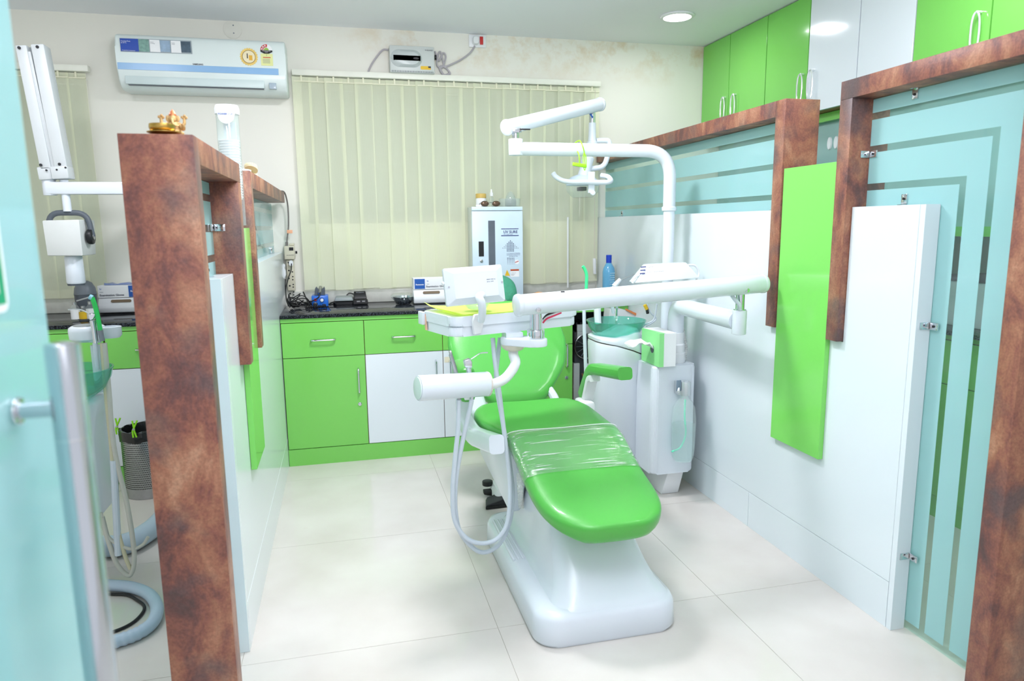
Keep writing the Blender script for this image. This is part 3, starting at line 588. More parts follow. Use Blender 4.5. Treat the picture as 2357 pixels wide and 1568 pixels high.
bm = B(); tube(bm, [q[1]+Vector((-.003, .02, .012)), q[1]+Vector((.04, .04, .006)), q[1]+Vector((.07, .045, .005))], .004, 6); obj('cable', bm, BLACK, t)
# ------------------------------------------------------------------ dental unit with spittoon
t = thing('dental_unit', 'white dental unit with green glass spittoon, light pole and water bottle', 'dental unit', (1.45, 3.1, 0)); unit = t
bm = B(); prism(bm, rrect(1.392, 1.612, 2.935, 3.30, .03, 6), FZ, .125, .655, .012, 3); obj('cabinet_body', bm, ENAM, t)
bm = B(); rs = []
for z, g in ((.10, -.01), (.12, 0), (.55, 0), (.64, .012), (.70, .016), (.715, .01)):
    rs.append([Vector((a, b, z+(.0 if z < .6 else .035*max(0, (1.36-a)/.2)-.05*max(0, (a-1.33)/.12)))) for a, b in rrect(1.20-g*.5, 1.445, 3.12-g, 3.36, .085, 7)])
loft(bm, rs); obj('spittoon_body', bm, ENAM, t, ang=60)
def seam(z): return [Vector((a, b, z+.035*max(0, (1.36-a)/.2)-.05*max(0, (a-1.33)/.12))) for a, b in rrect(1.201, 1.443, 3.122, 3.358, .085, 7)]
bm = B(); loft(bm, [seam(.714), seam(.721)]); obj('seam_gasket', bm, mat('brown_gasket', C(92, 76, 60), .6), t)
bm = B(); loft(bm, [[Vector((a, b, z+(.035*max(0, (1.36-a)/.2)-.05*max(0, (a-1.33)/.12))*f+zz_*max(0, min(1, (a-1.31)/.06)))) for a, b in rrect(1.196+i, 1.447-i, 3.108+i, 3.365-i, max(.02, .085-i), 7)] for z, i, f, zz_ in ((.7205, 0, 1, 0), (.735, -.002, 1, .0), (.755, .01, .6, .04), (.765, .035, .3, .05), (.768, .08, .2, .05))])
obj('spittoon_cover', bm, ENAM, t, ang=60)
bc = Vector((1.325, 3.24, 0))
GGL = clear_mat('green_glass', (.40, .80, .70, 1), .16, .03, 1.5)
bm = B(); lathe(bm, (bc.x, bc.y, 0), [(.052, .742), (.062, .742), (.075, .748), (.115, .775), (.138, .81), (.146, .838), (.149, .838), (.149, .842), (.143, .842), (.132, .81), (.11, .78), (.072, .755), (.0005, .75)], 44); obj('spittoon_bowl', bm, GGL, t, ang=60)
bm = B(); lathe(bm, (bc.x, bc.y, 0), [(.05, .735), (.05, .743)], 24); obj('bowl_seat', bm, PLAS, t)
# cup filler, water spout, front hoses
bm = B(); tube(bm, fillet([P(1350, 905, 'y', 3.05), P(1345, 760, 'y', 3.05), P(1344, 690, 'y', 3.05)], .02), .0085, 8, raw=True); obj('suction_hose', bm, LGREY, t)
a = P(1344, 690, 'y', 3.05); b_ = P(1350, 665, 'y', 3.05)
bm = B(); tube(bm, [a+Vector((.008, 0, -.01)), P(1350, 650, 'y', 3.05), P(1350, 632, 'y', 3.05), P(1345, 618, 'y', 3.05), P(1341, 613, 'y', 3.05)], .0075, 10); obj('suction_tip', bm, mat('mint_plastic', C(70, 226, 150), .4), t)
bm = B(); tube(bm, [P(1376, 745, 'y', 3.36), P(1375, 715, 'y', 3.36), P(1374, 690, 'y', 3.36)], .018, 10); obj('handpiece_column', bm, PLAS, t)
bm = B(); tube(bm, [P(1420, 790, 'y', 3.46), P(1419, 740, 'y', 3.46), P(1420, 705, 'y', 3.46), P(1415, 690, 'y', 3.44)], .006, 8); obj('water_spout', bm, CHROME, t)
syr = P(1420, 645, 'y', 3.2)
bm = B(); cyl(bm, P(1413, 660, 'y', 3.2), P(1428, 643, 'y', 3.2), .014, .010, 14, .002); obj('syringe_head', bm, ENAM, t); bm = B(); tube(bm, [P(1428, 645, 'y', 3.2), P(1445, 638, 'y', 3.2), P(1461, 631, 'y', 3.2)], .0028, 8); obj('syringe_nozzle', bm, CHROME, t)
bm = B(); tube(bm, [P(1413, 660, 'y', 3.2), P(1405, 680, 'y', 3.2), P(1412, 720, 'y', 3.25)], .009, 8); obj('syringe_handle', bm, ENAM, t)
bm = B(); tube(bm, [P(1490, 700, 'y', 3.2), P(1498, 720, 'y', 3.2), P(1510, 735, 'y', 3.2), P(1488, 752, 'y', 3.2)], .004, 8); tube(bm, [P(1470, 760, 'y', 3.25), P(1484, 748, 'y', 3.2), P(1505, 735, 'y', 3.18), P(1512, 700, 'y', 3.16)], .004, 8); obj('supply_tube', bm, LGREY, t)
bm = B(); tube(bm, [P(1484, 702, 'y', 3.2), P(1489, 712, 'y', 3.2)], .009, 8); obj('amber_plug', bm, YEL, t); bm = B(); tube(bm, [P(1489, 712, 'y', 3.2), P(1491, 722, 'y', 3.2)], .008, 8); obj('black_plug', bm, BLACK, t)
# column for the tray arm + pole for the lamp
pc = Vector((1.545, 3.03, 0))
bm = B(); lathe(bm, (pc.x, pc.y, 0), [(.05, .652), (.05, .70), (.046, .705), (.046, .742), (.041, .748), (.041, .80)], 28); obj('column_collar', bm, PLAS, t)
J2 = Vector((1.507, 2.42, .932))
low = fillet([Vector((pc.x, pc.y, .78)), Vector((pc.x, pc.y, .93)), Vector((J2.x+.005, J2.y+.02, .932))], .085, 8)
bm = B(); tube(bm, low, .038, 24, raw=True); obj('lower_arm', bm, ENAM, t, ang=60)
bm = B(); cyl(bm, J2+Vector((0, 0, -.050)), J2+Vector((0, 0, .046)), .0275, n=28, bev=.003); obj('joint_sleeve', bm, ENAM, t)
bm = B(); cyl(bm, J2+Vector((0, 0, .046)), J2+Vector((0, 0, .128)), .017, n=24); cyl(bm, J2+Vector((0, 0, .046)), J2+Vector((0, 0, .050)), .024, n=24); box(bm, J2.x-.03, J2.x+.03, J2.y-.012, J2.y+.012, J2.z+.108, J2.z+.118); obj('joint_pin', bm, CHROME, t)
bm = B(); tube(bm, [J2+Vector((-.012, -.022, .05)), J2+Vector((-.02, -.028, .07)), J2+Vector((-.04, -.02, .095)), J2+Vector((-.05, 0, .12))], .0075, 10); obj('joint_hose', bm, LGREY, t)
# corrugated hose on the right of the column
bm = B(); pts = spline([P(1566, 738, 'y', 3.06), P(1571, 765, 'y', 3.06), P(1577, 800, 'y', 3.06), P(1574, 828, 'y', 3.06)], 14)
tube(bm, pts, lambda s: .0115+.0022*math.sin(s*140), 10, raw=True); obj('ribbed_hose', bm, mat('white_ribbed_hose', C(226, 230, 228), .6), t)
bm = B(); tube(bm, [P(1573, 722, 'y', 3.06), P(1571, 730, 'y', 3.06), P(1568, 740, 'y', 3.06)], .005, 8); obj('blue_tube', bm, BLUE, t)
# foot of the unit and water bottle
bm = B(); f0, f1 = P(1520, 1119, 'y', 2.99), P(1562, 1117, 'y', 2.99)
hexa(bm, [(f0.x+.005, 2.99, 0), (f1.x, 2.99, 0), (f1.x, 3.2, 0), (f0.x, 3.2, 0), (f0.x+.025, 2.96, .128), (f1.x+.012, 2.96, .128), (f1.x+.012, 3.25, .128), (f0.x+.01, 3.25, .128)], .006, 2); obj('foot', bm, PLAS, t)
bm = B(); cyl(bm, P(1518, 1118, 'z', .004)+Vector((-.01, .06, 0)), P(1518, 1118, 'z', .004)+Vector((-.01, .06, .02)), .03, n=14); obj('floor_flange', bm, DGREY, t)
cb = P(1578, 896, 'y', 2.88); cb.y = 2.895
bm = B(); cyl(bm, cb+Vector((.006, 0, -.032)), cb+Vector((.006, 0, .034)), .026, n=24, bev=.003); box(bm, cb.x-.03, cb.x+.01, 2.89, 2.936, cb.z-.03, cb.z+.032, .004); obj('bottle_clamp', bm, mat('satin_metal', C(206, 212, 216), .3, metal=.6), t)
bm = B(); s_ = P(1562, 888, 'y', 2.888); box(bm, s_.x-.012, s_.x+.012, 2.884, 2.89, s_.z-.026, s_.z+.026, .002); sw = obj('switch_plate', bm, mat('blue_grey_plate', C(120, 140, 156), .4), t)
bm = B(); cyl(bm, s_+Vector((.002, 0, -.01)), s_+Vector((-.012, -.022, -.022)), .004, .006, 10); obj('toggle', bm, PLAS, sw)
bm = B()
for dx in (-.008, .02): cyl(bm, cb+Vector((dx, -.012, .033)), cb+Vector((dx, -.012, .037)), .006, n=10)
obj('cap_screw', bm, CHROME, t)
zb = P(1575, 1058, 'y', 2.88).z; zt = cb.z-.03
bm = B(); lathe(bm, (cb.x-.006, 2.877, 0), [(.02, zb+.004), (.042, zb), (.05, zb+.02), (.054, zb+.06), (.056, zb+.13), (.057, zb+.19), (.05, zt-.055), (.034, zt-.025), (.019, zt-.012), (.018, zt)], 30); obj('water_bottle', bm, clear_mat('pet_bottle', (.93, .98, .97, 1), .16, .06), t, ang=60)
bm = B(); lathe(bm, (cb.x-.006, 2.877, 0), [(.018, zb+.007), (.04, zb+.004), (.048, zb+.02), (.052, zb+.06), (.054, zb+.13), (.0545, zb+.175), (.001, zb+.1755)], 30); obj('water', bm, clear_mat('bottle_water', (.90, .97, .97, 1), .12, .02), t, ang=60)
bm = B(); tube(bm, [P(1577, 920, 'y', 2.87), P(1576, 960, 'y', 2.87), P(1578, 1000, 'y', 2.87), P(1566, 1030, 'y', 2.87), P(1546, 1040, 'y', 2.87)], .0042, 8); obj('pickup_tube', bm, mat('mint_tube', C(110, 236, 196), .4), t)
# control box behind the tray arm, on the column
bm = B(); hexa(bm, [P(1464, 652, 'y', 2.95), P(1612, 640, 'y', 2.95), P(1612, 640, 'y', 2.95)+Vector((0, .09, 0)), P(1464, 652, 'y', 2.95)+Vector((0, .09, 0)),
    P(1490, 609, 'y', 2.99), P(1580, 604, 'y', 2.99), P(1580, 604, 'y', 2.99)+Vector((0, .05, 0)), P(1490, 609, 'y', 2.99)+Vector((0, .05, 0))], .006, 2)
cbx = obj('viewer_box', bm, ENAM, t)
p0, p1, p2 = P(1464, 652, 'y', 2.948), P(1612, 640, 'y', 2.948), P(1490, 609, 'y', 2.988)
ux = (p1-p0).normalized(); uz = (p2-p0); uz = (uz-ux*uz.dot(ux)).normalized(); nn = ux.cross(uz)
O = lambda a, b: p0+ux*a+uz*b+nn*.0012
hh = (p2-p0).dot(uz)
bm = B()
for k, (a, b) in enumerate(((.040, .84), (.034, .66), (.028, .48))): 
    q0 = O(a, hh*b); bm.faces.new([bm.verts.new(v) for v in (q0, q0+ux*.026, q0+ux*.026+uz*.005, q0+uz*.005)])
obj('blue_marks', bm, NAVY, cbx, flat=True)
text('- - -', INK, cbx, .014, O(.080, hh*.80), ux, uz); text('- - - - - - - - - -', INK, cbx, .014, O(.066, hh*.52), ux, uz)
bm = B(); tube(bm, [P(1584, 610, 'y', 3.0), P(1600, 612, 'y', 3.0), P(1609, 628, 'y', 3.0), P(1602, 645, 'y', 3.0), P(1585, 655, 'y', 3.02)], .005, 8); obj('cable_loop', bm, PLAS, t)
bm = B(); tube(bm, [P(1456, 652, 'y', 2.97), P(1460, 640, 'y', 2.97), P(1472, 632, 'y', 2.98), P(1480, 630, 'y', 2.98)], .006, 8); obj('cable_stub', bm, PLAS, t)
# lamp pole and arms
px_ = P(1537, 600, 'y', 3.15).x; py_ = 3.15; rp = .030
zA_ = P(1340, 345, 'y', py_).z; zc_ = P(1540, 481, 'y', py_).z
bm = B(); cyl(bm, (px_, py_, .655), (px_, py_, zc_), .0275, n=28); obj('lamp_pole', bm, ENAM, t)
bm = B(); lathe(bm, (px_, py_, 0), [(.028, zc_-.012), (.035, zc_-.008), (.036, zc_+.006), (.031, zc_+.012)], 28); obj('pole_ring', bm, ENAM, t)
jx = P(1187, 340, 'y', py_).x
bm = B(); tube(bm, fillet([Vector((px_, py_, zc_+.005)), Vector((px_, py_, zA_)), Vector((jx, py_, zA_))], .19, 12), rp, 26, raw=True); obj('lamp_pole_arm', bm, ENAM, t, ang=60)
zj0, zj1 = P(1186, 358, 'y', py_).z, P(1186, 320, 'y', py_).z
bm = B(); cyl(bm, (jx, py_, zj0), (jx, py_, zj1), .0325, n=28, bev=.003); obj('arm_joint', bm, ENAM, t)
# ------------------------------------------------------------------ operating lamp on the pole arm
yl = 3.47
t = thing('operating_lamp', 'white dental operating lamp with bar handle and clear shield hanging from the upper arm', 'lamp', (jx, py_, zj1))
A0 = P(1165, 294, 'y', py_); A1 = P(1382, 240, 'y', yl); d_ = (A1-A0).normalized()
bm = B(); cyl(bm, A0+d_*.01, A1-d_*.008, .0335, .0325, 28); obj('spring_arm', bm, ENAM, t, ang=60)
bm = B(); cyl(bm, A0-d_*.006, A0+d_*.016, .036, n=28, bev=.006); obj('arm_cap', bm, ENAM, t); bm = B(); cyl(bm, A1-d_*.012, A1+d_*.004, .0345, n=28, bev=.004); obj('arm_cap', bm, ENAM, t)
zq = A0.z-.02
bm = B(); cyl(bm, (jx, py_, zj1), (jx, py_, zq), .016, n=20); box(bm, jx-.02, jx+.02, py_-.03, py_-.024, zj1+.025, zj1+.045, .001); obj('pivot_pin', bm, CHROME, t)
bm = B(); box(bm, jx+.012, jx+.06, py_-.034, py_-.028, zj1+.036, zj1+.042, .001); obj('arm_slot', bm, BLACK, t)
D = lambda px, py: P(px, py, 'y', yl)
bm = B(); cyl(bm, D(1363, 284), D(1363, 246), .016, n=20); obj('drop_pin', bm, CHROME, t)
bm = B(); tube(bm, [D(1352, 258)+Vector((0, -.02, 0)), D(1356, 266)+Vector((0, -.024, 0)), D(1361, 272)+Vector((0, -.022, 0))], .004, 8); obj('blue_wire', bm, BLUE, t)
bm = B(); a, b = D(1363, 332), D(1363, 283); lathe(bm, (a.x, yl, 0), [(.028, a.z), (.029, a.z+.004), (.029, D(0, 302).z), (.022, D(0, 300).z), (.02, D(0, 286).z), (.018, b.z)], 26); obj('drop_sleeve', bm, ENAM, t)
bm = B(); tube(bm, fillet([D(1372, 324), D(1402, 323), D(1404, 340), D(1391, 385), D(1352, 389)], .035, 6), .0135, 14, raw=True); obj('yoke', bm, ENAM, t)
hc = D(1341, 425); ax1 = (D(1352, 362)-D(1341, 412)).normalized()
bm = B(); lathe(bm, D(1343, 410), [(.03, -.005), (.034, .0), (.030, .05), (.031, .085), (.033, .105), (.028, .11)], 26, ax1); obj('lamp_neck', bm, ENAM, t)
bm = B(); loft(bm, [ring(hc+Vector((0, 0, dz)), Vector((1, 0, 0)), Vector((0, 1, 0)), rx, ry, 32) for dz, rx, ry in ((-.005, .086, .06), (.0, .088, .062), (.02, .082, .058), (.038, .062, .045), (.05, .03, .024), (.052, .004, .004))]); obj('reflector', bm, mat('lamp_shell_blue_white', C(206, 224, 238), .25), t, ang=60)
bm = B(); z0 = hc.z-.006
loft(bm, [ring(Vector((hc.x, yl, z)), Vector((1, 0, 0)), Vector((0, 1, 0)), rx, ry, 10) for z, rx, ry in ((z0, .09, .064), (z0-.03, .085, .062), (z0-.058, .058, .05), (z0-.060, .050, .044))], caps=True); obj('shield', bm, PVC, t, flat=True)
bm = B(); box(bm, hc.x-.025, hc.x+.012, yl-.03, yl+.02, hc.z-.032, hc.z-.012, .003); obj('bulb_holder', bm, BLACK, t)
bm = B(); f = [D(1343, 398), D(1357, 398), D(1356, 446), D(1342, 446)]
prism(bm, [(p.x, p.z) for p in f], FY, yl-.082, yl-.066, .003, 2); obj('front_bracket', bm, ENAM, t)
bm = B(); k_ = D(1350, 446); cyl(bm, (k_.x, yl-.082, k_.z), (k_.x, yl-.10, k_.z), .012, n=16, bev=.002); obj('knob', bm, ENAM, t)
h2_ = lambda px, py, dy=0: P(px, py, 'y', yl-.09)+Vector((0, dy, 0))
bm = B(); tube(bm, [h2_(1276, 398, .02), h2_(1281, 407, .01), h2_(1296, 416), h2_(1318, 419), h2_(1350, 419), h2_(1385, 420), h2_(1400, 419), h2_(1408, 415, .01), h2_(1404, 406, .03), h2_(1394, 402, .06)], .0125, 14); obj('bar_handle', bm, ENAM, t, ang=70)
# lime clip hanging on the pole arm
t = thing('hanging_clip', 'lime green plastic clip hanger looped over the white lamp arm', 'clip', (D(1337, 340).x, py_, zA_))
g = lambda px, py, y=3.105: P(px, py, 'y', y)
bm = B(); tube(bm, [g(1334, 378), g(1332, 355), P(1331, 332, 'y', 3.15)+Vector((-.01, .03, 0)), P(1334, 327, 'y', 3.15)+Vector((0, 0, .006)), g(1340, 334), g(1345, 352), g(1346, 378)], .0028, 8)
tube(bm, [g(1345, 352), g(1349, 362), g(1349, 380), g(1346, 392), g(1343, 382), g(1342, 362), g(1345, 350)], .0022, 8); obj('loop', bm, LIME, t)
bm = B(); p = [g(1318, 377), g(1350, 382)]; hexa(bm, [p[0]+Vector((0, -.006, -.009)), p[1]+Vector((0, -.006, -.009)), p[1]+Vector((0, .006, -.009)), p[0]+Vector((0, .006, -.009)), p[0]+Vector((0, -.006, .007)), p[1]+Vector((0, -.006, .007)), p[1]+Vector((0, .006, .007)), p[0]+Vector((0, .006, .007))], .003, 2); obj('clip_bar', bm, LIME, t)
# ------------------------------------------------------------------ instrument tray on its arm
T1 = P(1233, 740, 'y', 2.285)
t = thing('instrument_tray', 'white dentist instrument tray with x-ray viewer, hoses and horizontal tube arm over the chair', 'tray', (T1.x, T1.y, .9)); tray = t
RL, RR = P(1192, 703, 'y', 2.265), P(1756, 653, 'y', 2.42); d_ = (RR-RL).normalized()
bm = B(); cyl(bm, RL, RR-d_*.012, .0362, .0362, 32); obj('tube_arm', bm, ENAM, t, ang=60)
bm = B(); cyl(bm, RL-d_*.008, RL+d_*.012, .0385, n=32, bev=.006); obj('end_cap', bm, ENAM, t); bm = B(); cyl(bm, RR-d_*.014, RR+d_*.006, .038, n=32, bev=.006); obj('end_cap', bm, ENAM, t)
bm = B()
for px, py, y in ((1239, 713, 2.272), (1720, 668, 2.41)):
    q = P(px, py, 'y', y-.034); cyl(bm, q+Vector((0, .004, 0)), q+Vector((0, -.005, -.001)), .0085, n=18, bev=.001)
obj('arm_screw', bm, CHROME, t)
bm = B(); q = P(1296, 672, 'y', 2.24); box(bm, q.x-.006, q.x+.006, q.y-.0, q.y+.006, q.z-.002, q.z+.002); obj('paint_chip', bm, BLACK, t)
U, V = Vector((.951, .31, 0)), Vector((-.31, .951, 0)); N0 = Vector((.352, 2.285, 0))
TL = lambda u, v, z: N0+U*u+V*v+Vector((0, 0, z))
def tray_slab(u0, u1, v0, v1, z0, z1, r, bev=.006):
    return prism(B(), rrect(u0, u1, v0, v1, r, 6), TL, z0, z1, bev, 2)
obj('tray_body', tray_slab(.0, .525, .0, .25, .944, .978, .04), ENAM, t)
obj('tray_top', tray_slab(-.004, .532, -.005, .255, .979, 1.014, .042), ENAM, t)
obj('tray_flange', tray_slab(.5325, .64, .03, .25, .992, 1.012, .02, .004), ENAM, t)
bm = B()
for u, v in ((-.009, .235),):
    hexa(bm, [TL(-.016, .21, .965), TL(-.004, .21, .965), TL(-.004, .25, .965), TL(-.016, .25, .965), TL(-.016, .21, 1.012), TL(-.004, .21, 1.012), TL(-.004, .25, 1.012), TL(-.016, .25, 1.012)], .003, 2)
obj('side_bracket', bm, ENAM, t)
bm = B(); hexa(bm, [TL(-.0052, .195, .946), TL(-.004, .195, .946), TL(-.004, .214, .946), TL(-.0052, .214, .946), TL(-.0062, .208, 1.004), TL(-.0045, .208, 1.004), TL(-.0045, .222, 1.004), TL(-.0062, .222, 1.004)]); obj('worn_edge', bm, mat('bare_peach_paint', C(240, 190, 160), .6), t)
bm = B(); q = TL(-.004, .02, .985); cyl(bm, q, q-U*.004, .004, n=10); obj('tray_screw', bm, CHROME, t)
# under bracket, chrome ring
bm = B(); cyl(bm, (T1.x, T1.y, .955), (T1.x, T1.y, RL.z-.028), .0205, n=28); obj('swivel_post', bm, CHROME, t)
bm = B(); cyl(bm, (T1.x, T1.y, .928), (T1.x, T1.y, .960), .0305, n=32, bev=.002); obj('swivel_ring', bm, CHROME, t)
bq = Vector((T1.x-.065, T1.y+.06, 0))
bm = B(); ou = []
dv = (bq-Vector((T1.x, T1.y, 0))).normalized(); nv = Vector((-dv.y, dv.x, 0))
for k in range(13):
    a = math.pi*(-.5+k/12); ou.append(Vector((T1.x, T1.y, 0))-dv*(.040*math.cos(a))+nv*(-.040*math.sin(a)))
for k in range(13):
    a = math.pi*(-.5+k/12); ou.append(bq+dv*(.046*math.cos(a))+nv*(.046*math.sin(a)))
prism(bm, [(p.x, p.y) for p in ou], FZ, .902, .9285, .004, 2); hexa(bm, [(bq.x-.03, bq.y-.02, .926), (bq.x+.03, bq.y-.02, .926), (bq.x+.03, bq.y+.05, .926), (bq.x-.03, bq.y+.05, .926), (bq.x-.03, bq.y-.02, .9445), (bq.x+.03, bq.y-.02, .9445), (bq.x+.03, bq.y+.05, .9445), (bq.x-.03, bq.y+.05, .9445)])
obj('swivel_bracket', bm, ENAM, t)
ca = P(1196, 800, 'y', bq.y)
bm = B(); lathe(bm, (bq.x, bq.y, 0), [(.018, .878), (.03, .882), (.041, .892), (.044, .9025)], 28); obj('arm_boss', bm, mat('aged_ivory_enamel', C(216, 212, 196), .4, var=.12, scale=30), t)
yh = 2.235; c0_ = P(962, 894, 'y', yh-.03); c1_ = P(1121, 884, 'y', yh+.03)
bm = B(); tube(bm, [Vector((bq.x, bq.y, .884)), Vector((bq.x-.002, bq.y-.005, .865)), P(1186, 838, 'y', 2.30), P(1166, 868, 'y', 2.28), P(1142, 882, 'y', 2.265), P(1115, 887, 'y', yh+.028)], .0175, 18); obj('curved_arm', bm, PLAS, t, ang=70)
dh = (c1_-c0_).normalized()
bm = B(); cyl(bm, c0_, c1_, .042, n=36, bev=.003); obj('holder_barrel', bm, ENAM, t)
bm = B(); cyl(bm, c0_-dh*.003, c0_+dh*.001, .037, n=32, bev=.001); obj('barrel_cap', bm, PVC if False else mat('pale_cap', C(220, 236, 232), .3), t)
bm = B(); cyl(bm, c1_-dh*.003, c1_+dh*.004, .0425, n=32, bev=.0015); obj('barrel_ring', bm, mat('scuffed_ring', C(214, 208, 200), .4, var=.25, scale=60), t)
# handpieces held in the barrel
hy = 2.285
bm = B(); tube(bm, [P(1051, 868, 'y', hy), P(1045, 842, 'y', hy), P(1037, 816, 'y', hy)], lambda s: .0085-.002*s, 14); cyl(bm, P(1034, 813, 'y', hy), P(1040, 811, 'y', hy), .0085, n=14, bev=.002); tube(bm, [P(1057, 912, 'y', 2.24), P(1056, 924, 'y', 2.24)], .007, 12); obj('drill_handpiece', bm, STEEL, t)
bm = B(); tube(bm, [P(1081, 870, 'y', hy), P(1079, 852, 'y', hy), P(1078, 840, 'y', hy)], .0095, 14); p = [P(x, y, 'y', hy) for x, y in ((1070, 846), (1086, 846), (1086, 832), (1080, 824), (1066, 830))]; prism(bm, [(v.x, v.z) for v in p], FY, hy-.01, hy+.01, .003, 2); tube(bm, [P(1084, 827, 'y', hy), P(1098, 818, 'y', hy), P(1108, 813, 'y', hy), P(1123, 812, 'y', hy)], .0024, 8); obj('air_syringe', bm, CHROME, t); bm = B(); tube(bm, [P(1087, 908, 'y', 2.24), P(1085, 925, 'y', 2.24)], .0075, 12); obj('syringe_coupling', bm, CHROME, t)
# hoses: long loops hanging almost to the floor
HY = 2.235
hp = lambda pts, y0=HY, y1=HY: [P(px, py, 'y', y0+(y1-y0)*i/(len(pts)-1)) for i, (px, py) in enumerate(pts)]
bm = B(); tube(bm, hp([(1056, 920), (1054, 990), (1047, 1060), (1042, 1130), (1046, 1195), (1070, 1236), (1106, 1251), (1143, 1241), (1166, 1208), (1174, 1150), (1172, 1090), (1161, 1000), (1149, 900), (1139, 830), (1134, 778)], HY, 2.39), .0082, 12); obj('hose', bm, LGREY, t, ang=80)
bm = B(); tube(bm, hp([(1086, 920), (1075, 970), (1060, 1040), (1049, 1110), (1049, 1180), (1063, 1232), (1105, 1271), (1146, 1256), (1172, 1205), (1180, 1140), (1172, 1060), (1155, 960), (1142, 880), (1146, 820), (1151, 778)], HY, 2.44), .0082, 12); obj('hose', bm, LGREY, t, ang=80)
# coloured wires beside the swivel post
for i, (m, dy) in enumerate(((BLACK, 0), (PLAS, 4), (mat('pink_wire', C(230, 60, 100), .4), 8))):
    bm = B(); tube(bm, [P(1250, 735+dy, 'y', 2.30), P(1258, 726+dy, 'y', 2.29), P(1272, 720+dy, 'y', 2.285), P(1292, 714+dy*.7, 'y', 2.285)], .0035, 8); obj('wire', bm, m, t)
# x-ray film viewer (back of it faces the room) on its curved stalk
vy = 2.262
pv = [P(1030, 706, 'y', vy), P(1165, 693, 'y', vy+.03), P(1166, 614, 'y', vy+.05), P(1021, 621, 'y', vy+.02)]
ex = (pv[1]-pv[0]).normalized(); ez = (pv[3]-pv[0]); ez = (ez-ex*ez.dot(ex)).normalized(); en = ex.cross(ez)
wv, hv = (pv[1]-pv[0]).length, (pv[3]-pv[0]).length+.004
VL = lambda a, b, c: pv[0]+ex*a+ez*b+en*c
bm = B(); prism(bm, rrect(0, wv, 0, hv, .006, 4), VL, -.022, -.004, .003, 2)
obj('viewer_case', bm, ENAM, t)
bm = B(); loft(bm, [[VL(a, b, -.004) for a, b in rrect(.003, wv-.003, .003, hv-.003, .004, 3)], [VL(a, b, .014) for a, b in rrect(.028, wv-.028, .022, hv-.02, .003, 3)]]); obj('viewer_back', bm, ENAM, t, ang=15)
bm = B(); 
for a, b in ((.012, hv*.50), (wv-.008, hv*.52)): cyl(bm, VL(a, b, .001), VL(a, b, .004), .0035, n=10)
obj('viewer_screw', bm, CHROME, t)
bm = B(); cyl(bm, VL(-.007, hv*.62, -.012), VL(.002, hv*.62, -.012), .006, n=12, bev=.001); obj('viewer_switch', bm, PLAS, t)
text('INPUT: 230V AC', INK, t, .0045, VL(wv*.68, hv*.60, .0142), ex, ez, 'viewer_print'); text('50 Hz  15 W', INK, t, .0045, VL(wv*.68, hv*.54, .0142), ex, ez, 'viewer_print')
bm = B(); sk = spline([VL(wv*.57, hv*.22, .012), P(1103, 685, 'y', vy-.05), P(1109, 700, 'y', vy-.055), P(1110, 722, 'y', vy-.035), P(1107, 738, 'y', vy-.012)], 7)
tube(bm, sk, lambda s: .0135 if s < .6 else .0135-.003*(s-.6), 16, raw=True); obj('viewer_stalk', bm, ENAM, t, ang=70)
bm = B(); e0 = [P(px, py, 'y', 2.30) for px, py in ((1088, 770), (1108, 768), (1116, 735), (1110, 722), (1090, 724), (1084, 740))]
uu = [((p-N0).dot(U), p.z) for p in e0]; prism(bm, uu, lambda a, b, c: TL(a, c, b), -.018, -.0055, .002, 1)
obj('stalk_bracket', bm, PLAS, t)
bm = B(); q = P(1107, 738, 'y', 2.28); box(bm, q.x-.008, q.x+.008, q.y-.004, q.y+.004, q.z-.006, q.z+.004); obj('bracket_slot', bm, DGREY, t)
# yellow napkin and the glass dish lying on the tray
bm = B(); G = []
for i in range(15):
    row = []
    for j in range(11):
        u = .005+.42*i/14; v = -.006+.25*j/10
        z = 1.0165+.004*(1+math.sin(u*26+v*8))*.5+.012*max(0, (v-.19)/.05)*max(0, 1-u/.25)
        if v < .01: z += .001
        if i == 0: z += .012
        row.append(bm.verts.new(TL(u, v, z)))
    G.append(row)
for i in range(14):
    for j in range(10): bm.faces.new((G[i][j], G[i+1][j], G[i+1][j+1], G[i][j+1]))
r_ = bmesh.ops.solidify(bm, geom=bm.faces[:], thickness=.0012)
o = obj('napkin', bm, mat('lemon_napkin', C(222, 240, 132), .8, var=.05), ang=80); tag(o, 'lemon yellow paper napkin spread over the white instrument tray', 'napkin')
q = P(1098, 712, 'y', 2.40); zt_ = 1.024
bm = B(); lathe(bm, (q.x, q.y, 0), [(.022, zt_), (.034, zt_+.004), (.045, zt_+.022), (.047, zt_+.034), (.045, zt_+.034), (.043, zt_+.022), (.031, zt_+.006), (.0005, zt_+.004)], 32)
o = obj('glass_dish', bm, clear_mat('dish_glass', (.86, .95, .84, 1), .3, .04), ang=60); tag(o, 'small clear glass dish on the yellow napkin behind the viewer stalk', 'dish')
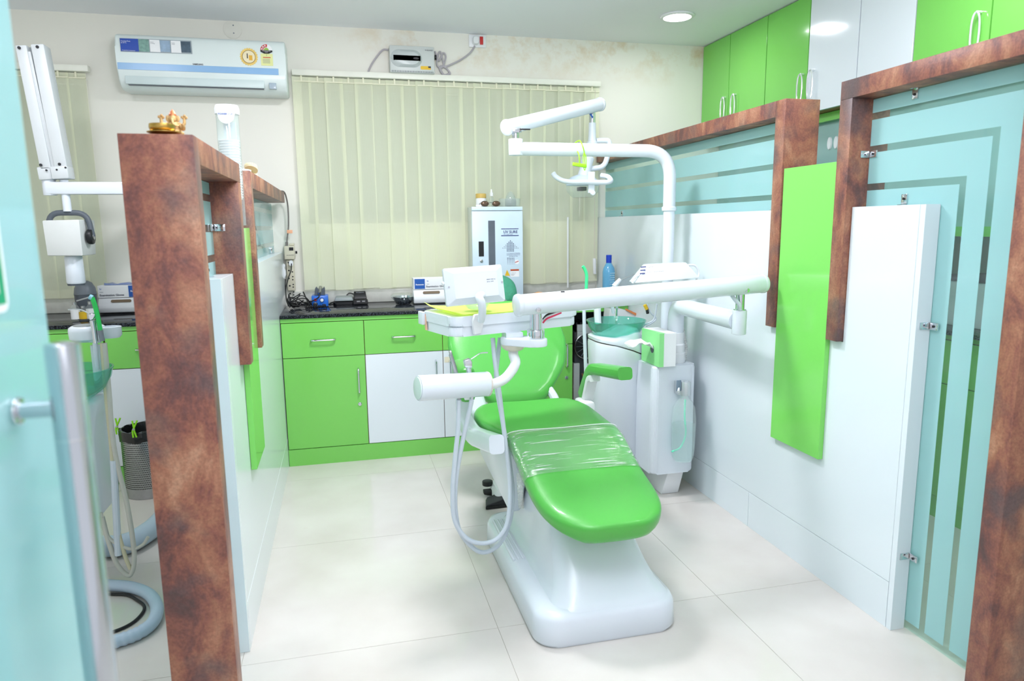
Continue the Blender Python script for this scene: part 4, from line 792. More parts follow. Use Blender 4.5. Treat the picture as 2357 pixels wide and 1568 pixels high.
# tissue box hanging at the unit
xb0, xb1, yb0, yb1, z0, z1 = 1.408, 1.492, 2.915, 3.11, .657, .815
t = thing('tissue_box', 'pale green and white tissue box standing on end beside the spittoon', 'tissue box', ((xb0+xb1)/2, 3.0, z0))
obj('box', bx(xb0, xb1, yb0, yb1, z0, z1, .001, 1), PAPER, t, flat=True)
bm = B(); prism(bm, [(yb0-.0005, z0), (yb0-.0005, z1), (yb1, z1), (yb1, z0)], FX, xb0-.0012, xb0-.0002); box(bm, xb0-.001, xb0+.022, yb0-.0012, yb0-.0002, z0, z1); prism(bm, [(xb0, yb0), (xb0+.03, yb0), (xb0, yb1)], FZ, z1+.0002, z1+.0008); obj('green_print', bm, mat('mint_green_print', C(150, 232, 150), .5), t, flat=True)
bm = B(); lathe(bm, (xb0-.0013, 2.99, .732), [(.004, 0), (.02, .0004), (.001, .0006)], 14, (-1, 0, 0)); obj('slot', bm, DGREY, t)
bm = B(); tz = .735; P0 = Vector((xb0-.001, 2.985, tz))
R_ = []
for i in range(9):
    s = i/8; c = P0+Vector((-.115*s, .02*s, .028*math.sin(s*2.6)+.005)); wdt = .012+.04*math.sin(min(1, s*1.3)*math.pi*.5)
    R_.append([c+Vector((0, -wdt, -.006*math.cos(i*1.7))), c+Vector((0, 0, .01+.008*math.sin(i*2.1))), c+Vector((0, wdt, .004*math.cos(i))), c+Vector((0, 0, -.006+.004*math.sin(i*3)))])
loft(bm, R_); obj('tissue', bm, PAPER, t, ang=40)
# ------------------------------------------------------------------ back wall: air conditioner
t = thing('air_conditioner', 'white split air conditioner with pale blue stripe high on the back wall', 'air conditioner', (-.68, 4.45, 2.05))
A = lambda px, py: P(px, py, 'y', 4.25)
x0, x1 = A(261, 80).x, A(661, 200).x
prof = [(4.45, 2.062), (4.45, 2.347), (4.30, 2.345), (4.268, 2.336), (4.254, 2.315), (4.25, 2.27), (4.25, 2.165), (4.252, 2.135), (4.262, 2.10), (4.285, 2.072), (4.32, 2.058)]
bm = B(); prism(bm, prof, FX, x0, x1, .012, 3); obj('housing', bm, mat('aircon_plastic', C(222, 234, 232), .3, var=.015), t, ang=50)
fz = 4.2488
def aplate(nm, pts, m, par, y=fz, th=.001):
    q = [A(*p) for p in pts]; return obj(nm, prism(B(), [(v.x, v.z) for v in q], FY, y-th, y+.0006), m, par, flat=True)
obj('stripe', bx(A(272, 165).x, A(641, 165).x, fz-.001, fz+.001, A(640, 173).z, A(640, 160).z+.004, .0006, 1), mat('pale_blue_stripe', C(142, 184, 224), .25), t, flat=True)
aplate('ad_frame', ((275, 87.5), (440, 94), (443, 124.5), (278, 119)), mat('ad_frame_grey', C(150, 162, 168), .4), t)
st = aplate('ad_blue', ((276, 88.5), (318, 90), (320.5, 119), (279, 117.5)), mat('ad_blue', C(20, 70, 170), .35), t, fz-.0008)
aplate('ad_photo', ((318, 90.2), (342, 91.2), (344.5, 119.6), (320.5, 118.8)), mat('ad_photo_one', C(120, 160, 150), .4, var=.9, scale=45), t, fz-.0009)
aplate('ad_white', ((344, 91.5), (367, 92.5), (370, 120.6), (346.5, 119.6)), PAPER, t, fz-.0008); aplate('ad_photo', ((368, 93.5), (391, 94.5), (393, 120), (370, 119.2)), mat('ad_photo_two', C(150, 176, 200), .4, var=.5, scale=30), t, fz-.0009)
aplate('ad_white', ((393, 93.8), (415, 94.6), (418, 122.4), (395, 121.5)), PAPER, t, fz-.0008); aplate('ad_photo', ((416, 95.5), (438, 96.4), (440, 121.5), (418, 120.5)), mat('ad_photo_three', C(70, 92, 108), .4, var=.8, scale=30), t, fz-.0009)
text('Coolest Even\nat 54°C', PAPER, t, .0085, (A(278, 92).x, fz-.0022, A(278, 95.5).z), name='ad_lettering'); text('Tropicalised Compressor', PAPER, t, .0062, (A(281, 114).x, fz-.0022, A(281, 116.5).z), name='ad_lettering')
text('Good\nCooling', GREY, t, .0065, (A(346, 96).x, fz-.0022, A(346, 98).z), name='ad_lettering'); text('Turbo\nMode', GREY, t, .0065, (A(395, 98).x, fz-.0022, A(395, 100).z), name='ad_lettering')
text('SAMSUNG', INK, t, .0115, (A(444, 150).x, fz-.0012, A(444, 149.5).z), name='brand_lettering', bold=.0002)
bc_ = A(573, 131)
bm = B(); prism(bm, [(bc_.x+(.045+.0022*math.cos(22*a))*math.cos(a), bc_.z+(.045+.0022*math.cos(22*a))*math.sin(a)) for a in [2*math.pi*k/132 for k in range(132)]], FY, fz-.001, fz+.0005); bd = obj('award_badge', bm, mat('gold_badge', C(232, 200, 110), .4, var=.25, scale=30), t, flat=True)
bm = B(); lathe(bm, (bc_.x, fz-.0008, bc_.z), [(.035, 0), (.035, .0006)], 40, (0, -1, 0)); obj('badge_ring', bm, mat('badge_brown', C(140, 112, 60), .5), bd, flat=True)
bm = B(); lathe(bm, (bc_.x, fz-.0012, bc_.z), [(.032, 0), (.032, .0006)], 40, (0, -1, 0)); obj('badge_face', bm, mat('badge_cream', C(236, 226, 190), .5, var=.1, scale=40), bd, flat=True)
text('1', BLACK, bd, .036, (bc_.x-.017, fz-.0022, bc_.z-.008), name='badge_numeral', bold=.0006)
bm = B(); box(bm, bc_.x+.0, bc_.x+.018, fz-.0022, fz-.0016, bc_.z-.018, bc_.z+.008, .0); obj('badge_emblem', bm, mat('badge_amber', C(226, 176, 60), .4), bd, flat=True)
e0, e1 = A(600, 128), A(629, 152)
bm = B(); box(bm, e0.x, e1.x, fz-.001, fz+.0004, e1.z, A(0+615, 124).z); el = obj('energy_label', bm, mat('energy_label_yellow', C(226, 230, 160), .5), t, flat=True)
ec = Vector(((e0.x+e1.x)/2, 0, A(614, 116).z)); er = (e1.x-e0.x)/2
def arcpoly(r0, r1, a0, a1, n=14): return [(ec.x+r1*math.cos(math.radians(a0+(a1-a0)*k/n)), ec.z+r1*math.sin(math.radians(a0+(a1-a0)*k/n))) for k in range(n+1)]+[(ec.x+r0*math.cos(math.radians(a1+(a0-a1)*k/n)), ec.z+r0*math.sin(math.radians(a1+(a0-a1)*k/n))) for k in range(n+1)]
obj('label_arc', prism(B(), arcpoly(.001, er, 0, 180), FY, fz-.0008, fz+.0004), PAPER, el, flat=True); obj('label_red', prism(B(), arcpoly(er*.5, er*.98, 78, 178), FY, fz-.0014, fz-.0006), RED, el, flat=True)
obj('label_green', prism(B(), arcpoly(.001, er*.42, 0, 180), FY, fz-.0014, fz-.0006), mat('label_green', C(150, 190, 80), .5), el, flat=True)
for a in (165, 135, 105): text('★', PAPER, el, .014, (ec.x+er*.74*math.cos(math.radians(a))-.0065, fz-.0022, ec.z+er*.74*math.sin(math.radians(a))-.0045), name='label_star')
obj('label_band', prism(B(), [(ec.x-er, ec.z), (ec.x+er, ec.z), (ec.x+er, ec.z-.008), (ec.x+.012, ec.z-.018), (ec.x-.012, ec.z-.018), (ec.x-er, ec.z-.008)], FY, fz-.0014, fz-.0006), BLACK, el, flat=True)
text('POWER SAVINGS\nGUIDE', PAPER, el, .0055, (ec.x, fz-.0024, ec.z-.006), name='label_lettering', align='CENTER'); text('7', BLACK, el, .010, (ec.x, fz-.0018, ec.z-.030), name='label_lettering', align='CENTER')
obj('label_red', bx(ec.x-.02, ec.x+.02, fz-.0016, fz-.0008, ec.z-.040, ec.z-.036), RED, el, flat=True)
for k in range(4): obj('label_line', bx(ec.x-.022, ec.x+.016, fz-.0016, fz-.0009, ec.z-.049-.006*k, ec.z-.047-.006*k), GREY, el, flat=True)
bm = B(); FP = [A(286, 178), A(607, 191), A(609, 206), A(294, 199)]
obj('louver', bx(A(288, 190).x, A(608, 190).x, 4.252, 4.27, 2.083, 2.126, .004), mat('louver_plastic', C(204, 220, 220), .35), t)
obj('louver_gap', bx(A(294, 190).x, A(606, 190).x, 4.258, 4.30, 2.079, 2.0835), DGREY, t, flat=True)
obj('display', bx(A(620, 200).x, A(636, 200).x, 4.246, 4.27, A(620, 210).z+.012, A(620, 189).z-.004, .002), mat('display_grey', C(168, 184, 196), .2), t)
# round blank plate
q = P(535, 68, 'y', 4.448); bm = B(); lathe(bm, (q.x, 4.4495, q.z), [(.05, 0), (.05, .003), (.046, .005)], 36, (0, -1, 0)); cp = obj('cover_plate', bm, mat('painted_plate', C(230, 230, 220), .6)); tag(cp, 'round painted blank plate on the wall above the air conditioner', 'cover plate')
bm = B()
for dz in (-.02, .022): cyl(bm, (q.x+.006, 4.4445, q.z+dz), (q.x+.006, 4.4435, q.z+dz), .004, n=10)
obj('screw', bm, GREY, cp)
# voltage stabiliser
t = thing('voltage_stabiliser', 'light grey wall stabiliser box with yellow sticker and coiled grey cable above the blinds', 'stabiliser', (.47, 4.45, 2.21))
S = lambda px, py: P(px, py, 'y', 4.36)
a, b = S(896, 104), S(1001, 170)
obj('case', bx(a.x, b.x, 4.36, 4.449, b.z, S(1001, 108).z, .006), mat('stabiliser_grey', C(200, 206, 204), .35), t)
bm = B(); loft(bm, [[Vector((p[0], 4.3605, p[1])) for p in rrect(a.x+.004, a.x+(b.x-a.x)*.72, b.z+.03, S(896, 112).z, .05, 8)], [Vector((p[0], 4.345, p[1])) for p in rrect(a.x+.02, a.x+(b.x-a.x)*.68, b.z+.045, S(896, 112).z-.015, .05, 8)]]); obj('raised_face', bm, mat('stabiliser_face', C(190, 198, 198), .25), t, ang=40)
bm = B(); q = S(957, 136); loft(bm, [ring(Vector((q.x, y, q.z)), Vector((1, 0, 0)), Vector((0, 0, 1)), .017, .006, 20) for y in (4.362, 4.342)]); obj('display_window', bm, BLACK, t)
y0, y1 = S(968, 152), S(992, 161); obj('sticker', prism(B(), rrect(y0.x, y1.x, y1.z, y0.z, .006, 3), FY, 4.3588, 4.3602), YEL, t, flat=True); obj('sticker_corner', bx(y1.x-.016, y1.x, 4.3582, 4.359, y0.z-.010, y0.z), BLACK, t, flat=True)
text('V-GUARD', INK, t, .011, (S(978, 116).x, 4.3592, S(978, 117).z), name='brand_lettering')
bm = B()
for k in range(26): xx = a.x+.012+(b.x-a.x-.024)*k/25; box(bm, xx-.002, xx+.002, 4.3592, 4.3605, b.z+.003, b.z+.012)
obj('vent_slots', bm, DGREY, t, flat=True)
Wp = lambda pts, y=4.438: [P(px, py, 'y', y) for px, py in pts]
bm = B(); tube(bm, [Vector((a.x-.0, 4.43, S(896, 108).z)), *Wp(((880, 116), (862, 138), (852, 155), (847, 168)))], .0055, 8); obj('output_cable', bm, mat('grey_cable', C(176, 172, 178), .5), t)
bm = B(); tube(bm, Wp(((1001, 118), (1010, 140), (1020, 122), (1026, 132), (1018, 155), (1006, 150), (1008, 128), (1014, 120), (1022, 150), (1030, 160), (1036, 170), (1024, 175), (1012, 160), (1016, 152), (1028, 158), (1034, 168), (1022, 172), (1014, 156), (1030, 152), (1060, 138), (1082, 122), (1093, 106)), 4.432), .0055, 8); obj('input_cable', bm, MATS['grey_cable'], t)
bm = B(); q = P(1002, 132, 'y', 4.42); cyl(bm, (q.x-.004, 4.42, q.z), (q.x+.006, 4.42, q.z), .014, n=12); obj('cable_gland', bm, BLACK, t)
# wall socket
a, b = P(1079, 77, 'y', 4.44), P(1119, 110, 'y', 4.44)
t = thing('wall_socket', 'white wall socket with plug and red rocker switch just under the ceiling', 'socket', ((a.x+b.x)/2, 4.45, b.z))
obj('plate', bx(a.x, b.x, 4.438, 4.449, b.z, min(a.z, 2.476), .003), PLAS, t); q = P(1095, 92, 'y', 4.42); bm = B(); loft(bm, [ring(Vector((q.x, y, q.z-.003)), Vector((1, 0, 0)), Vector((0, 0, 1)), r*.8, r, 20, 3) for y, r in ((4.437, .024), (4.41, .024), (4.402, .02))]); obj('plug', bm, PLAS, t)
q = P(1108, 93, 'y', 4.436); obj('rocker_switch', bx(q.x-.010, q.x+.011, 4.432, 4.4385, q.z-.025, q.z+.022, .002), RED, t)
# ------------------------------------------------------------------ vertical blinds
def blind(label, x0, x1, zt, zb, loc, rail_x1, n, seed):
    rnd = random.Random(seed)
    t = thing('vertical_blind', label, 'blind', loc)
    obj('headrail', bx(x0-.004, rail_x1, 4.385, 4.425, zt, zt+.033, .003), mat('cream_headrail', C(232, 234, 222), .4), t)
    pitch = (x1-x0)/n
    for k in range(n):
        xc = x0+pitch*(k+.5)+rnd.uniform(-.004, .004); yc = 4.405+(.0035 if k % 2 else -.0035); w = pitch*.5+.0075; an = rnd.uniform(-.05, .05)+.06
        lean = rnd.uniform(-.004, .004); bm = B(); cx, sx = math.cos(an), math.sin(an); row = []
        for z, dx in ((zt-.006, 0), (zb+rnd.uniform(0, .008), lean)):
            row.append([bm.verts.new((xc+dx+u*w*cx, yc+u*w*sx+.004*(1-u*u), z)) for u in (-1, -.5, 0, .5, 1)])
        for i in range(4): bm.faces.new((row[0][i], row[0][i+1], row[1][i+1], row[1][i]))
        obj('slat', bm, BLIND, t, ang=60)
        bm = B(); box(bm, xc-w*.98, xc+w*.98, yc-.0025, yc+.0065, zt-.034, zt-.028); box(bm, xc-.005, xc+.005, yc-.003, yc+.004, zt-.028, zt, .001)
        obj('slat_carrier', bm, mat('carrier_cream', C(226, 226, 200), .5), t, flat=True)
    return t
z_r = 2.188
mb = blind('long cream yellow vertical blind across the back wall above the granite worktop', -.222, 1.655, z_r, .935, (.7, 4.4, z_r), 1.668, 21, 5)
bm = B(); q0, q1 = P(1307, 500, 'y', 4.375), P(1307, 662, 'y', 4.375); cyl(bm, q0, q1, .0055, n=8); obj('wand', bm, PLAS, mb)
bm = B(); q0, q1, q2 = P(1370, 206, 'y', 4.372), P(1368, 595, 'y', 4.372), P(1369, 631, 'y', 4.372); cyl(bm, q0, q1, .0016, n=6); obj('pull_cord', bm, mat('beige_cord', C(206, 196, 186), .6), mb); bm = B(); cyl(bm, q2, q1, .011, n=12, bev=.002); obj('cord_weight', bm, PLAS, mb)
blind('short cream vertical blind behind the x-ray arm in the left cubicle', -1.80, -1.315, 2.165, .935, (-1.5, 4.4, 2.16), -1.285, 6, 9)
# ------------------------------------------------------------------ ceiling downlight
q = P(1559, 37, 'z', 2.478)
t = thing('ceiling_light', 'round recessed white downlight on the ceiling above the glass partition', 'light', (q.x, q.y, 2.47))
bm = B(); lathe(bm, (q.x, q.y, 0), [(.075, 2.479), (.095, 2.479), (.096, 2.474), (.092, 2.470), (.078, 2.468), (.076, 2.474)], 40); obj('trim_ring', bm, PLAS, t)
em = bpy.data.materials.new('lamp_diffuser'); em.use_nodes = True; em.node_tree.nodes['Principled BSDF'].inputs['Emission Color'].default_value = (1, 1, 1, 1); em.node_tree.nodes['Principled BSDF'].inputs['Emission Strength'].default_value = 14
bm = B(); lathe(bm, (q.x, q.y, 0), [(.077, 2.476), (.077, 2.472), (.0005, 2.471)], 40); obj('diffuser', bm, em, t)
# ------------------------------------------------------------------ glass entrance door in the left foreground
t = thing('glass_door', 'frosted glass door standing open in the left foreground with a long steel pull handle', 'door', (-.334, .45, 0))
xd = -.334
gp = obj('glass_panel', bx(xd-.012, xd, .02, .90, .01, 2.1, .001, 1), GLASS, t, flat=True)
obj('frosted_film', bx(xd+.0002, xd+.0008, .022, .898, .012, 2.098), frost_mat('door_film', C(206, 243, 246), .3, .5), t, flat=True)
hx_ = -.283; hyy = .793
bm = B(); cyl(bm, (hx_, hyy, .35), (hx_, hyy, P(141, 790, 'y', hyy).z), .0165, n=32, bev=.002); hd_ = obj('pull_bar', bm, mat('polished_steel', C(200, 206, 212), .13, metal=1), t)
zs_ = P(60, 945, 'y', hyy).z
bm = B(); zc = P(150, 1008, 'y', hyy).z; lathe(bm, (hx_, hyy, 0), [(.0167, zc-.0012), (.0170, zc), (.0167, zc+.0012)], 30); obj('bar_joint', bm, CHROME, t)
for z in (zs_, .5):
    bm = B(); cyl(bm, (xd+.001, hyy, z), (hx_-.013, hyy, z), .0088, n=24); obj('standoff', bm, MATS['polished_steel'], t)
    bm = B(); cyl(bm, (xd+.0009, hyy, z), (xd+.006, hyy, z), .0145, n=24, bev=.001); obj('standoff_flange', bm, CHROME, t)
sk0, sk1 = P(18, 575, 'x', xd+.001), P(22, 715, 'x', xd+.001)
obj('sticker_white', prism(B(), rrect(.50, sk1.y, sk1.z, 1.72, .012, 4), FX, xd+.0009, xd+.0014), PAPER, t, flat=True)
bm = B(); y1 = sk1.y-.006; z0_, z1_ = sk1.z+.008, 1.71
for a in ((.51, y1, z0_, z0_+.011), (.51, y1, z1_-.011, z1_), (y1-.011, y1, z0_+.011, z1_-.011)): box(bm, xd+.0014, xd+.0018, a[0], a[1], a[2], a[3])
obj('sticker_border', bm, mat('sign_green', C(0, 160, 110), .5), t, flat=True)
# ------------------------------------------------------------------ on top of the left partition
q = P(375, 312, 'z', LZ); bxx, byy = -.372, 1.752
t = thing('brass_dish', 'brass saucer and bowl on top of the brown post at left', 'dish', (bxx, byy, LZ))
bm = B(); lathe(bm, (bxx, byy, LZ), [(.022, .0), (.026, .003), (.032, .006), (.036, .0075), (.036, .009), (.029, .0085), (.001, .007)], 36); obj('saucer', bm, BRASS, t, ang=50)
bm = B(); lathe(bm, (bxx-.003, byy-.003, LZ), [(.018, .0092), (.0255, .0125), (.0275, .018), (.0265, .0255), (.025, .0255), (.0258, .018), (.02, .013), (.001, .012)], 36); obj('bowl', bm, BRASS, t, ang=50)
GOLD = mat('antique_gold', C(204, 170, 116), .5, metal=.55, var=.35, scale=160)
ix, iy, iz = bxx+.010, byy+.052, LZ
t = thing('idol', 'small gilded four armed elephant headed idol behind the brass dish', 'figurine', (ix, iy, iz))
I = lambda x, z, y=0.: Vector((ix+x, iy+y, iz+z))
bm = B(); lathe(bm, I(0, 0), [(.020, .0), (.021, .004), (.018, .008), (.016, .009)], 24); obj('plinth', bm, GOLD, t)
bm = B(); loft(bm, [ring(I(0, z, 0), Vector((1, 0, 0)), Vector((0, 1, 0)), rx, ry, 20) for z, rx, ry in ((.008, .017, .012), (.014, .019, .014), (.022, .016, .013), (.030, .013, .010), (.037, .0115, .009), (.041, .007, .006))]); obj('body', bm, GOLD, t)
bm = B(); loft(bm, [ring(I(0, z, -.003), Vector((1, 0, 0)), Vector((0, 1, 0)), rx, ry, 18) for z, rx, ry in ((.036, .004, .004), (.040, .0085, .008), (.046, .0098, .009), (.051, .008, .0075), (.0535, .003, .003))]); hdm = obj('head', bm, GOLD, t)
bm = B(); loft(bm, [ring(I(0, z, -.002), Vector((1, 0, 0)), Vector((0, 1, 0)), r, r, 16) for z, r in ((.051, .0085), (.055, .0082), (.057, .006), (.061, .005), (.064, .002), (.0665, .0006))]); obj('crown', bm, mat('copper_gold', C(206, 126, 84), .4, metal=.7, var=.2), t)
bm = B(); tube(bm, [I(0, .044, -.011), I(.001, .038, -.0145), I(.003, .032, -.016), I(.008, .0285, -.016), I(.013, .0285, -.0145), I(.0155, .031, -.0135)], lambda s: .0036-.002*s, 10); obj('trunk', bm, GOLD, t)
for s in (-1, 1):
    bm = B(); loft(bm, [ring(I(s*(.0105), .0455, d), Vector((1, 0, 0)), Vector((0, 0, 1)), .0045*k, .0075*k, 14) for d, k in ((-.0045, .4), (-.0035, 1), (-.0015, 1), (-.0005, .4))]); obj('ear', bm, GOLD, t)
    bm = B(); tube(bm, [I(s*.011, .035), I(s*.019, .030, -.002), I(s*.0235, .034, -.003), I(s*.0245, .040, -.003), I(s*.0245, .045, -.003)], lambda q_: .0044-.0012*q_, 8); obj('upper_arm', bm, GOLD, t)
    bm = B()
    for dx, dz, r in ((.0, .0, .0042), (.0045, .002, .0036), (-.0042, .003, .0036), (.001, .0062, .0034)):
        rr_ = bmesh.ops.create_icosphere(bm, subdivisions=1, radius=r, matrix=Matrix.Translation(I(s*.0245+dx, .046+dz, -.003)))
    k_ = obj('attribute', bm, GOLD, t); k_['kind'] = 'stuff'
    bm = B(); tube(bm, [I(s*.012, .031, -.003), I(s*.021, .022, -.007), I(s*.0235, .027, -.011), I(s*.0215, .033, -.013)], lambda q_: .0046-.001*q_, 8); obj('lower_arm', bm, GOLD, t)
    bm = B(); tube(bm, [I(s*.008, .012, -.006), I(s*.020, .0115, -.012), I(s*.012, .010, -.017), I(s*.001, .010, -.015)], .0042, 8); obj('leg', bm, GOLD, t)
# paper cup dispenser fixed on the hanging post of the second frame
cx_, cy_ = -.362, 2.676; czt = P(517, 243, 'y', cy_).z
t = thing('cup_dispenser', 'clear tube dispenser of stacked white paper cups above the left partition', 'dispenser', (cx_, cy_, 1.325))
bm = B(); lathe(bm, (cx_, cy_, 0), [(.0375, 1.325), (.0375, czt-.03), (.0365, czt-.03), (.0365, 1.325)], 36); obj('tube', bm, PVC, t, ang=50)
bm = B(); lathe(bm, (cx_, cy_, 0), [(.036, czt-.03), (.0405, czt-.03), (.041, czt-.012), (.037, czt), (.012, czt+.004), (.001, czt+.004)], 36); lid = obj('lid', bm, PLAS, t, ang=50)
bm = B(); pl = [(.031*math.cos(a), -.046*abs(math.sin(a))**.9) for a in [math.pi*k/14 for k in range(15)]]
bm_poly = []
R0_ = []; R1_ = []
for k in range(13):
    u = -1+2*k/12; a = math.asin(u*.72); dz = -.05*math.sqrt(max(0, 1-u*u))
    R0_.append((a, dz))
for a, dz in R0_:
    pass
vt = []
for rr_ in (.0385, .0405):
    vt.append(([bm.verts.new((cx_+rr_*math.sin(a), cy_-rr_*math.cos(a), czt-.028)) for a, dz in R0_], [bm.verts.new((cx_+rr_*math.sin(a), cy_-rr_*math.cos(a), czt-.0285+dz*.75)) for a, dz in R0_]))
for k in range(12): bm.faces.new((vt[1][0][k], vt[1][1][k], vt[1][1][k+1], vt[1][0][k+1]))
for k in range(12): bm.faces.new((vt[0][1][k], vt[1][1][k], vt[1][1][k+1], vt[0][1][k+1])) if True else None
obj('lid_tongue', bm, PLAS, lid)
text('POWER CUP', BLUE, lid, .0085, (cx_, cy_-.0418, czt-.037), align='CENTER', name='brand_lettering')
czc = P(520, 322, 'y', cy_-.03).z; bm = B(); prof_ = []
obj('back_plate', bx(cx_-.02, cx_+.02, cy_+.0375, 2.7195, 1.34, czt-.05), PLAS, t); q = P(553, 416, 'y', 2.715); obj('bracket', bx(-.343, -.333, 2.705, 2.7195, q.z-.014, q.z+.014, .002), PLAS, t)
nc = 22
for k in range(nc):
    z = czc-.0092*k
    bm = B(); lathe(bm, (cx_, cy_, 0), [(.030, z-.008), (.0325, z-.0012), (.0338, z-.0012), (.0342, z), (.0335, z+.0012), (.032, z)], 24)
    o = obj('paper_cup', bm, PAPER, ang=50); tag(o, 'white paper cup at the top of the stack in the tube dispenser' if k == 0 else 'white paper cup nested below the top one in the clear tube dispenser', 'cup', 'paper cups in the dispenser')
# bone cast and white lid on the second left beam
bm = B(); lathe(bm, (-.355, 2.80, LZ), [(.03, .0), (.045, .002), (.046, .008), (.04, .010), (.001, .011)], 30); o = obj('plastic_lid', bm, PLAS, ang=50); tag(o, 'flat white plastic lid on the end of the second left brown beam', 'lid')
t = thing('tooth_model', 'yellowed dental cast lying open on the second left brown beam', 'dental cast', (-.345, 3.12, LZ))
CAST = mat('plaster_yellow', C(216, 206, 168), .7, var=.15, scale=60)
for nm, dz, tilt in (('lower_jaw', .0, 0.), ('upper_jaw', .018, .42)):
    bm = B(); rs = []
    for z, k in ((0, 1), (.008, 1), (.011, .9)):
        rr_ = []
        for i in range(24):
            a = 2*math.pi*i/24; x, y = .026*k*math.cos(a), .034*k*math.sin(a)
            rr_.append(Vector((-.345+x, 3.12+y, LZ+dz+z+(max(0, (.034-y))*tilt if tilt else 0))))
        rs.append(rr_)
    loft(bm, rs); jw = obj(nm, bm, CAST, t)
    for i in range(9):
        a = math.pi*(i+.5)/9; x, y = .022*math.cos(a), -.028*math.sin(a)
        zz_ = LZ+dz+.011+(max(0, .034-y)*tilt if tilt else 0); bm = B(); loft(bm, [ring(Vector((-.345+x, 3.12+y, zz_+h_)), Vector((1, 0, 0)), Vector((0, 1, 0)), r, r*.8, 8) for h_, r in ((-.003, .0038), (.004, .0042), (.006, .003))]); obj('tooth', bm, CAST, jw)
# ------------------------------------------------------------------ cable, adapter and switchboard beside the left partition
Q = lambda px, py, y=4.44: P(px, py, 'y', y)
a, b = Q(655, 566), Q(680, 596)
t = thing('power_adapter', 'beige plug in voltage adapter on the wall with cable hanging from the beam', 'adapter', ((a.x+b.x)/2, 4.44, b.z))
obj('case', bx(a.x, b.x, 4.385, 4.43, b.z, a.z, .003), IVORY, t); obj('top_plug', bx(a.x+.03, b.x, 4.40, 4.43, a.z+.0005, a.z+.015, .003), IVORY, t)
q = Q(670, 573, 4.384); obj('meter_window', bx(q.x-.012, q.x+.013, 4.3835, 4.3855, q.z-.010, q.z+.009), BLACK, t, flat=True); text('AC ADAPTER', INK, t, .007, (a.x+.012, 4.3843, b.z+.022), name='adapter_print')
bm = B(); q = Q(681, 581, 4.41); cyl(bm, (q.x-.003, 4.41, q.z), (q.x+.008, 4.41, q.z), .008, n=12); obj('knob', bm, BLACK, t)
bm = B(); tube(bm, [Vector((-.33, 4.30, LZ+.006)), Vector((-.308, 4.335, LZ+.004)), P(659, 455, 'y', 4.37), P(663, 480, 'y', 4.39), P(664, 520, 'y', 4.40), P(661, 550, 'y', 4.40), P(660, 566, 'y', 4.40)], .0045, 8); tube(bm, [P(660, 557, 'y', 4.40), P(660, 567, 'y', 4.40)], .008, 8); obj('cable', bm, mat('grey_lead', C(120, 116, 112), .5), t)
q = Q(666, 533, 4.395); obj('orange_tag', bx(q.x-.014, q.x+.018, 4.392, 4.396, q.z-.011, q.z+.009, .001), mat('peach_tape', C(240, 178, 140), .5), t)
a, b = Q(653, 598), Q(683, 697)
t = thing('switchboard', 'beige wall switchboard with holes, white plugs and black leads beside the left partition', 'switchboard', ((a.x+b.x)/2, 4.44, .95))
sx0, sx1, sz0, sz1 = -.325, b.x, .94, a.z
obj('board', bx(sx0, sx1, 4.412, 4.4345, sz0, sz1, .004), IVORY, t)
bm = B()
for px, py in ((664, 605), (665, 623), (665, 641), (667, 658), (668, 676), (673, 626), (674, 637), (674, 644), (675, 655), (675, 661), (676, 672), (676, 679)):
    q = Q(px, py, 4.411); cyl(bm, (q.x, 4.4118, q.z), (q.x, 4.4108, q.z), .0045 if px > 670 else .0055, n=8)
k_ = obj('socket_holes', bm, BLACK, t, flat=True); k_['kind'] = 'stuff'
for px, py, r in ((670, 606, .017), (653, 612, .012)):
    q = Q(px, py, 4.39); bm = B(); loft(bm, [ring(Vector((q.x, y, q.z)), Vector((1, 0, 0)), Vector((0, 0, 1)), r*.7, r, 16, 2.5) for y in (4.411, 4.385)]); obj('plug', bm, PLAS, t)
bm = B(); pp = [Q(x, y, 4.38) for x, y in ((648, 626), (653, 607), (656, 624), (659, 632), (655, 643), (649, 643))]; prism(bm, [(p.x+.0, p.z) for p in pp], FY, 4.375, 4.405, .004, 2); obj('white_splitter', bm, PLAS, t)
bm = B(); tube(bm, [Q(671, 607, 4.385), Q(670, 622, 4.37), Q(664, 640, 4.36), Q(658, 665, 4.33), Q(659, 690, 4.26), Q(664, 705, 4.2)], .0032, 6); tube(bm, [Q(657, 643, 4.375), Q(657, 665, 4.34), Q(660, 690, 4.28), Q(668, 706, 4.16)], .0032, 6); obj('lead', bm, BLACK, t)
bm = B(); rnd = random.Random(3)
for k in range(7):
    c = P(675+rnd.uniform(-12, 22), 703+rnd.uniform(-4, 5), 'z', .862); pts = []
    for i in range(9): a_ = i*.9+k; pts.append(Vector((c.x+(.03+.05*rnd.random())*math.cos(a_), c.y+(.03+.05*rnd.random())*math.sin(a_), .856+abs(rnd.gauss(0, .02))+(.05 if i in (3, 4) and k < 4 else 0))))
    tube(bm, [Vector((max(-.31, p.x), min(4.40, p.y), p.z)) for p in pts], .003, 6, 5)
tube(bm, [P(698, 672, 'y', 4.3), P(706, 690, 'y', 4.25), P(712, 704, 'y', 4.2)], .0042, 6)
o = obj('cable_tangle', bm, BLACK, ang=80); tag(o, 'tangle of thin black leads on the left end of the granite worktop', 'cable'); o['kind'] = 'stuff'
# ------------------------------------------------------------------ things on the granite worktop
ZC = .8505
def onc(px, py): return P(px, py, 'z', ZC)
